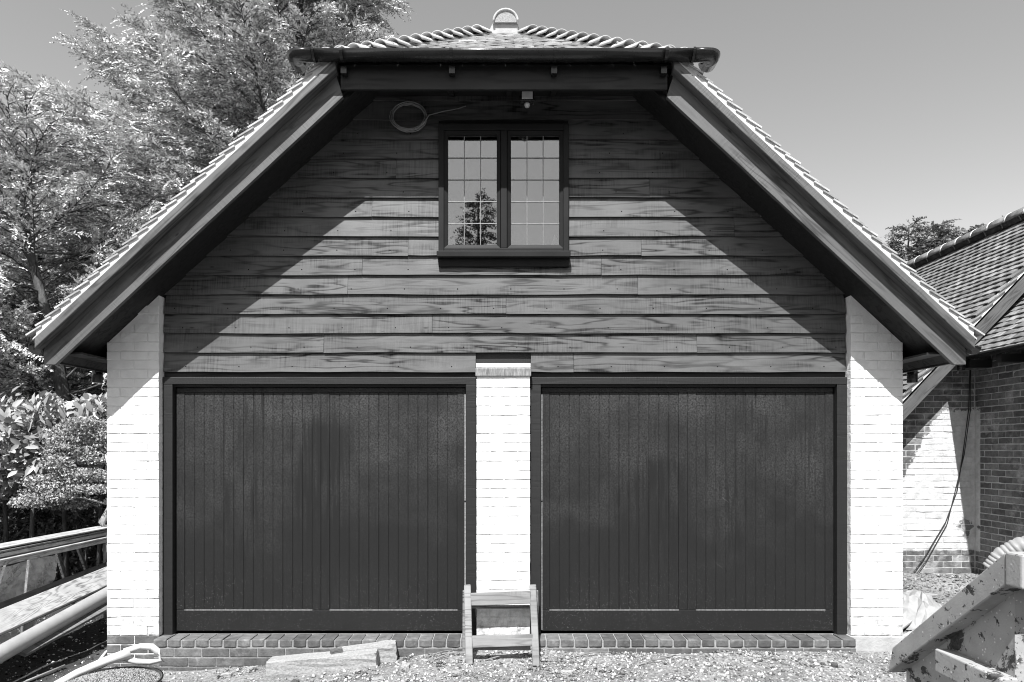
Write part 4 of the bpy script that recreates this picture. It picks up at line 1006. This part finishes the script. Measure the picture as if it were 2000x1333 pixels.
# big cypress behind the garage: long limbs reaching up and to the left
def limb1(u, az):
    left = .5-.5*math.cos(az-0)                    # 1 when pointing to -x
    reach = 3.5 if u < .40 else 3.5-2.2*min(1, (u-.40)/.13)
    L = (2.0+reach*left)*(1.0 if u < .80 else max(.15, (1.12-u)/.32))
    return L*rng.uniform(.8, 1.12), R(14+32*u)+rng.normal(0, .14)
conifer('cypress_tree', 'tall feathery cypress rising behind the garage roof', (-4.3, 7.6, -.3), 14.5, (.4, .3), limb1, 150, MAT['bark'], MAT['cyp'], .13, .30, .34, 1.0, 15, .0145, -.05, twig_n=15, lf=.32)
def limb2(u, az): return (1.3+2.6*(1-u))*rng.uniform(.8, 1.15), R(4+35*u)+rng.normal(0, .18)
conifer('cypress_tree', 'dark trunked cypress standing behind the laurel at the garage corner', (-6.15, 4.2, -.3), 6.2, (-1.5, .4), limb2, 60, MAT['bark'], MAT['cyp'], .36, .14, .28, 1.0, 15, .0115, .1, lf=.32, twig_n=14)
conifer('cypress_tree', 'loose cypress with spreading limbs behind the left roof slope', (-8.4, 8.4, -.3), 7.2, (-.6, .3), limb2, 80, MAT['bark'], MAT['cyp'], .12, .22, .32, 1.0, 15, .0145, .05, lf=.32, twig_n=14)
conifer('cypress_tree', 'low bushy cypress just above the laurel leaves', (-7.6, 5.6, -.3), 3.7, (.2, .2), lambda u, az: ((1.9-1.0*u)*rng.uniform(.8, 1.1), R(10+40*u)), 60, MAT['bark'], MAT['cyp'], .10, .10, .27, 1.0, 13, .015, .1, lf=.34, twig_n=12)
conifer('cypress_tree', 'low bushy cypress half hidden by the white left pier', (-5.4, 6.4, -.3), 3.4, (.2, .2), lambda u, az: ((1.7-.9*u)*rng.uniform(.8, 1.1), R(10+40*u)), 50, MAT['bark'], MAT['cyp'], .10, .10, .27, 1.0, 13, .015, .1, lf=.34, twig_n=12)
def leaf_blob(name, label, cat, base, blobs, n, size, mat, trunk=None, aspect=.45, fold=.25, up=.5, shell=.55, stems=None, group=None, barkm=None):
    """broad leaves on the shells of a few overlapping blobs; each leaf folded along its middle"""
    t = thing(name, label, cat, base, group); base = np.array(base, float)
    w = np.array([b[3]*b[4]*b[5] for b in blobs])**(2/3); pick = rng.choice(len(blobs), n, p=w/w.sum())
    Bc = np.array([b[:3] for b in blobs])[pick]; Br = np.array([b[3:] for b in blobs])[pick]
    d = unit(rng.normal(0, 1, (n, 3))); rad = (shell+(1-shell)*rng.random(n))**.6*(1+.13*np.sin(d[:,0]*7+pick)*np.cos(d[:,2]*6+pick*2))
    C = Bc+Br*d*rad[:,None]-base
    nrm = unit(d*.8+rng.normal(0, .55, (n, 3))+np.array([0, -.25, up])); ax = unit(np.cross(nrm, rng.normal(0, 1, (n, 3))+d*.3)); ax = unit(ax*.8+d*.5+np.array([0, 0, up*.5])); sd = unit(np.cross(ax, nrm)); nrm = np.cross(sd, ax)
    L = size*rng.uniform(.6, 1.25, n)[:,None]; W = L*aspect*.5
    p0 = C; p3 = C+ax*L-nrm*L*.10; m1 = C+ax*L*.35; m2 = C+ax*L*.70-nrm*L*.03
    a1 = m1+sd*W+nrm*W*fold; a2 = m2+sd*W*.8+nrm*W*fold; b1 = m1-sd*W+nrm*W*fold; b2 = m2-sd*W*.8+nrm*W*fold
    V = np.stack([p0, m1, m2, p3, a1, a2, b1, b2], 1).reshape(-1, 3)
    q = np.array([(0,1,4,4),(1,2,5,4),(2,3,5,5),(0,6,1,1),(6,7,2,1),(7,3,2,2)]); tri = np.array([(0,1,4),(1,2,5),(1,5,4),(2,3,5),(0,6,1),(6,7,2),(6,2,1),(7,3,2)])
    Q = (np.arange(n)*8)[:,None,None]+tri[None]
    np_mesh('crown', V, Q.reshape(-1, 3), mat, t)
    b = MB()
    for s in (stems or []): b.tube([np.array(p)-base for p in s[0]], s[1], 7)
    obj('trunk', b, barkm or MAT['bark'], t, smooth=True); return t
# far broadleaf at the left edge
conifer('broadleaf_tree', 'dense dark tree at the far end of the garden beyond the cypresses', (-13.6, 12.5, -.3), 9.2, (-.3, 0), lambda u, az: ((3.0*math.sin(math.pi*min(1, u*.85+.12))+.4)*rng.uniform(.8, 1.1), R(10+50*u)), 70, MAT['bark'], MAT['broad'], .25, .3, .34, 1.0, 14, .022, .1)
# laurel hedge
def stem(x, y, z1, dx, r=.03): return ([(x, y, -.3), (x+dx*.4, y, z1*.5), (x+dx, y, z1)], [r, r*.8, r*.4])
leaf_blob('laurel', 'laurel bush with large glossy leaves left of the white pier', 'laurel', (-5.35, 2.2, -.3),
    [(-5.75, 2.2, 1.55, .55, .5, .55), (-5.2, 2.3, 1.62, .5, .5, .50), (-4.75, 2.5, 1.72, .42, .45, .38), (-6.2, 2.4, 1.5, .6, .6, .65)], 4200, .125, MAT['laurel'], stems=[stem(-5.6, 2.4, 1.6, .15), stem(-5.2, 2.5, 1.6, -.1), stem(-5.9, 2.5, 1.5, -.1), stem(-4.9, 2.6, 1.7, .1)], up=.75, aspect=.42)
# small-leaved shrub with a pale crooked stem
rc = random.Random(5)
COT = [(-4.15-rc.random()**.8*(.75 if z < 1.55 else .5), 1.45+rc.uniform(0, .35), z, rc.uniform(.16, .34), rc.uniform(.12, .25), rc.uniform(.035, .085)) for z in [.93+.86*q/26 for q in range(27)]]
leaf_blob('cotoneaster', 'small leaved shrub with crooked pale stem touching the left pier', 'shrub', (-4.28, 1.55, -.3),
    COT, 24000, .026, MAT['coton'],
    stems=[([(-4.17, 1.55, -.3), (-4.17, 1.55, .58), (-4.21, 1.53, .74), (-4.13, 1.55, .92), (-4.12, 1.56, 1.15), (-4.2, 1.58, 1.45)], [.034, .032, .034, .026, .02, .01]),
           ([(-4.13, 1.55, .92), (-4.4, 1.52, 1.0), (-4.75, 1.5, 1.02)], [.012, .009, .004]), ([(-4.12, 1.56, 1.15), (-4.4, 1.55, 1.25), (-4.75, 1.5, 1.25)], [.012, .008, .004])], aspect=.6, shell=.15, barkm=MAT['palebark'])
leaf_blob('hedge', 'dark dense hedge behind the laurel and timber pile', 'hedge', (-7.0, 3.7, -.3),
    [(-4.5+-.75*i, 3.7+.1*(i % 3), .55+.15*(i % 2), .65, .5, 1.0) for i in range(8)], 15000, .10, MAT['hedge'], stems=[stem(-4.6-.7*i, 3.8, 1.3, .05*(-1)**i) for i in range(7)], shell=.3, aspect=.5)
# dark undergrowth below the laurel
leaf_blob('undergrowth', 'dark leafy undergrowth behind the raised timber stack', 'shrub', (-5.3, 2.5, -.3),
    [(-4.35-.5*i, 3.0+.1*(i % 2), .25, .45, .35, .55) for i in range(5)], 5200, .08, MAT['hedge'], stems=[stem(-4.5-.5*i, 2.5, .6, .05, .012) for i in range(4)], shell=.3)
# conifers beyond the house
for i, (px, pt, y, hw, lb) in enumerate(((1762, 441, 18.5, .50, 'slim drooping tip conifer nearest the garage roof, beyond the house'), (1812, 450, 18.0, .75, 'broader drooping conifer beyond the house ridge, tallest of its clump'), (1838, 462, 18.5, .65, 'conifer in the middle of the clump beyond the house ridge'), (1868, 462, 18.0, .7, 'lower conifer right of the clump beyond the house ridge'), (1895, 456, 19.0, .5, 'small conifer ending the clump beyond the house ridge'), (1937, 444, 17.0, .5, 'lone spindly conifer tip poking over the house ridge'))):
    d = D+y; x = (px-986)*d/F; z = EYE+(880-pt)*d/F
    conifer('leylandii', lb, (x, y, -.3), z+.3, (.25, 0), lambda u, az, hw=hw: ((hw*3.6*(1-u)+.36)*rng.uniform(.7, 1.15), R(25+20*u)), 80, MAT['bark'], MAT['cypd'], .45, .12, .34, 1.0, 12, .024, -.6, group=None, twig_n=14)
# unseen belt added behind us to screen low skylight off the facade, below pane reflections
sky_blocker = leaf_blob('sky_blocker_trees', 'unseen dark belt of trees added across the yard to keep skylight off the garage', 'trees', (0, -27, -.3),
    [(-46+3.6*i, -27-(i % 3)+.012*(-46+3.6*i)**2*.25, 3.4+.5*math.sin(i*1.9), 3.1, 2.2, 4.3+.6*math.sin(i*2.7)) for i in range(27)], 26000, .62, MAT['hedge'], stems=[([(-46+3.6*i, -27-(i % 3), -.3), (-46+3.6*i, -27-(i % 3), 5)], [.25, .1]) for i in range(27)], shell=.25, aspect=.7)
sky_blocker['kind'] = 'stuff'
# conifer across the yard behind us: seen only in the window panes
conifer('yard_conifer', 'tall dark conifer mirrored in the leaded window panes', (-1.25, -26.0, -.3), 13.6, (.1, 0), lambda u, az: ((3.4*(1-u)**.8+.12)*rng.uniform(.65, 1.15), R(18+25*u)), 110, MAT['bark'], MAT['cypd'], .12, .25, .55, .7, 10, .03, -.25, twig_n=5)
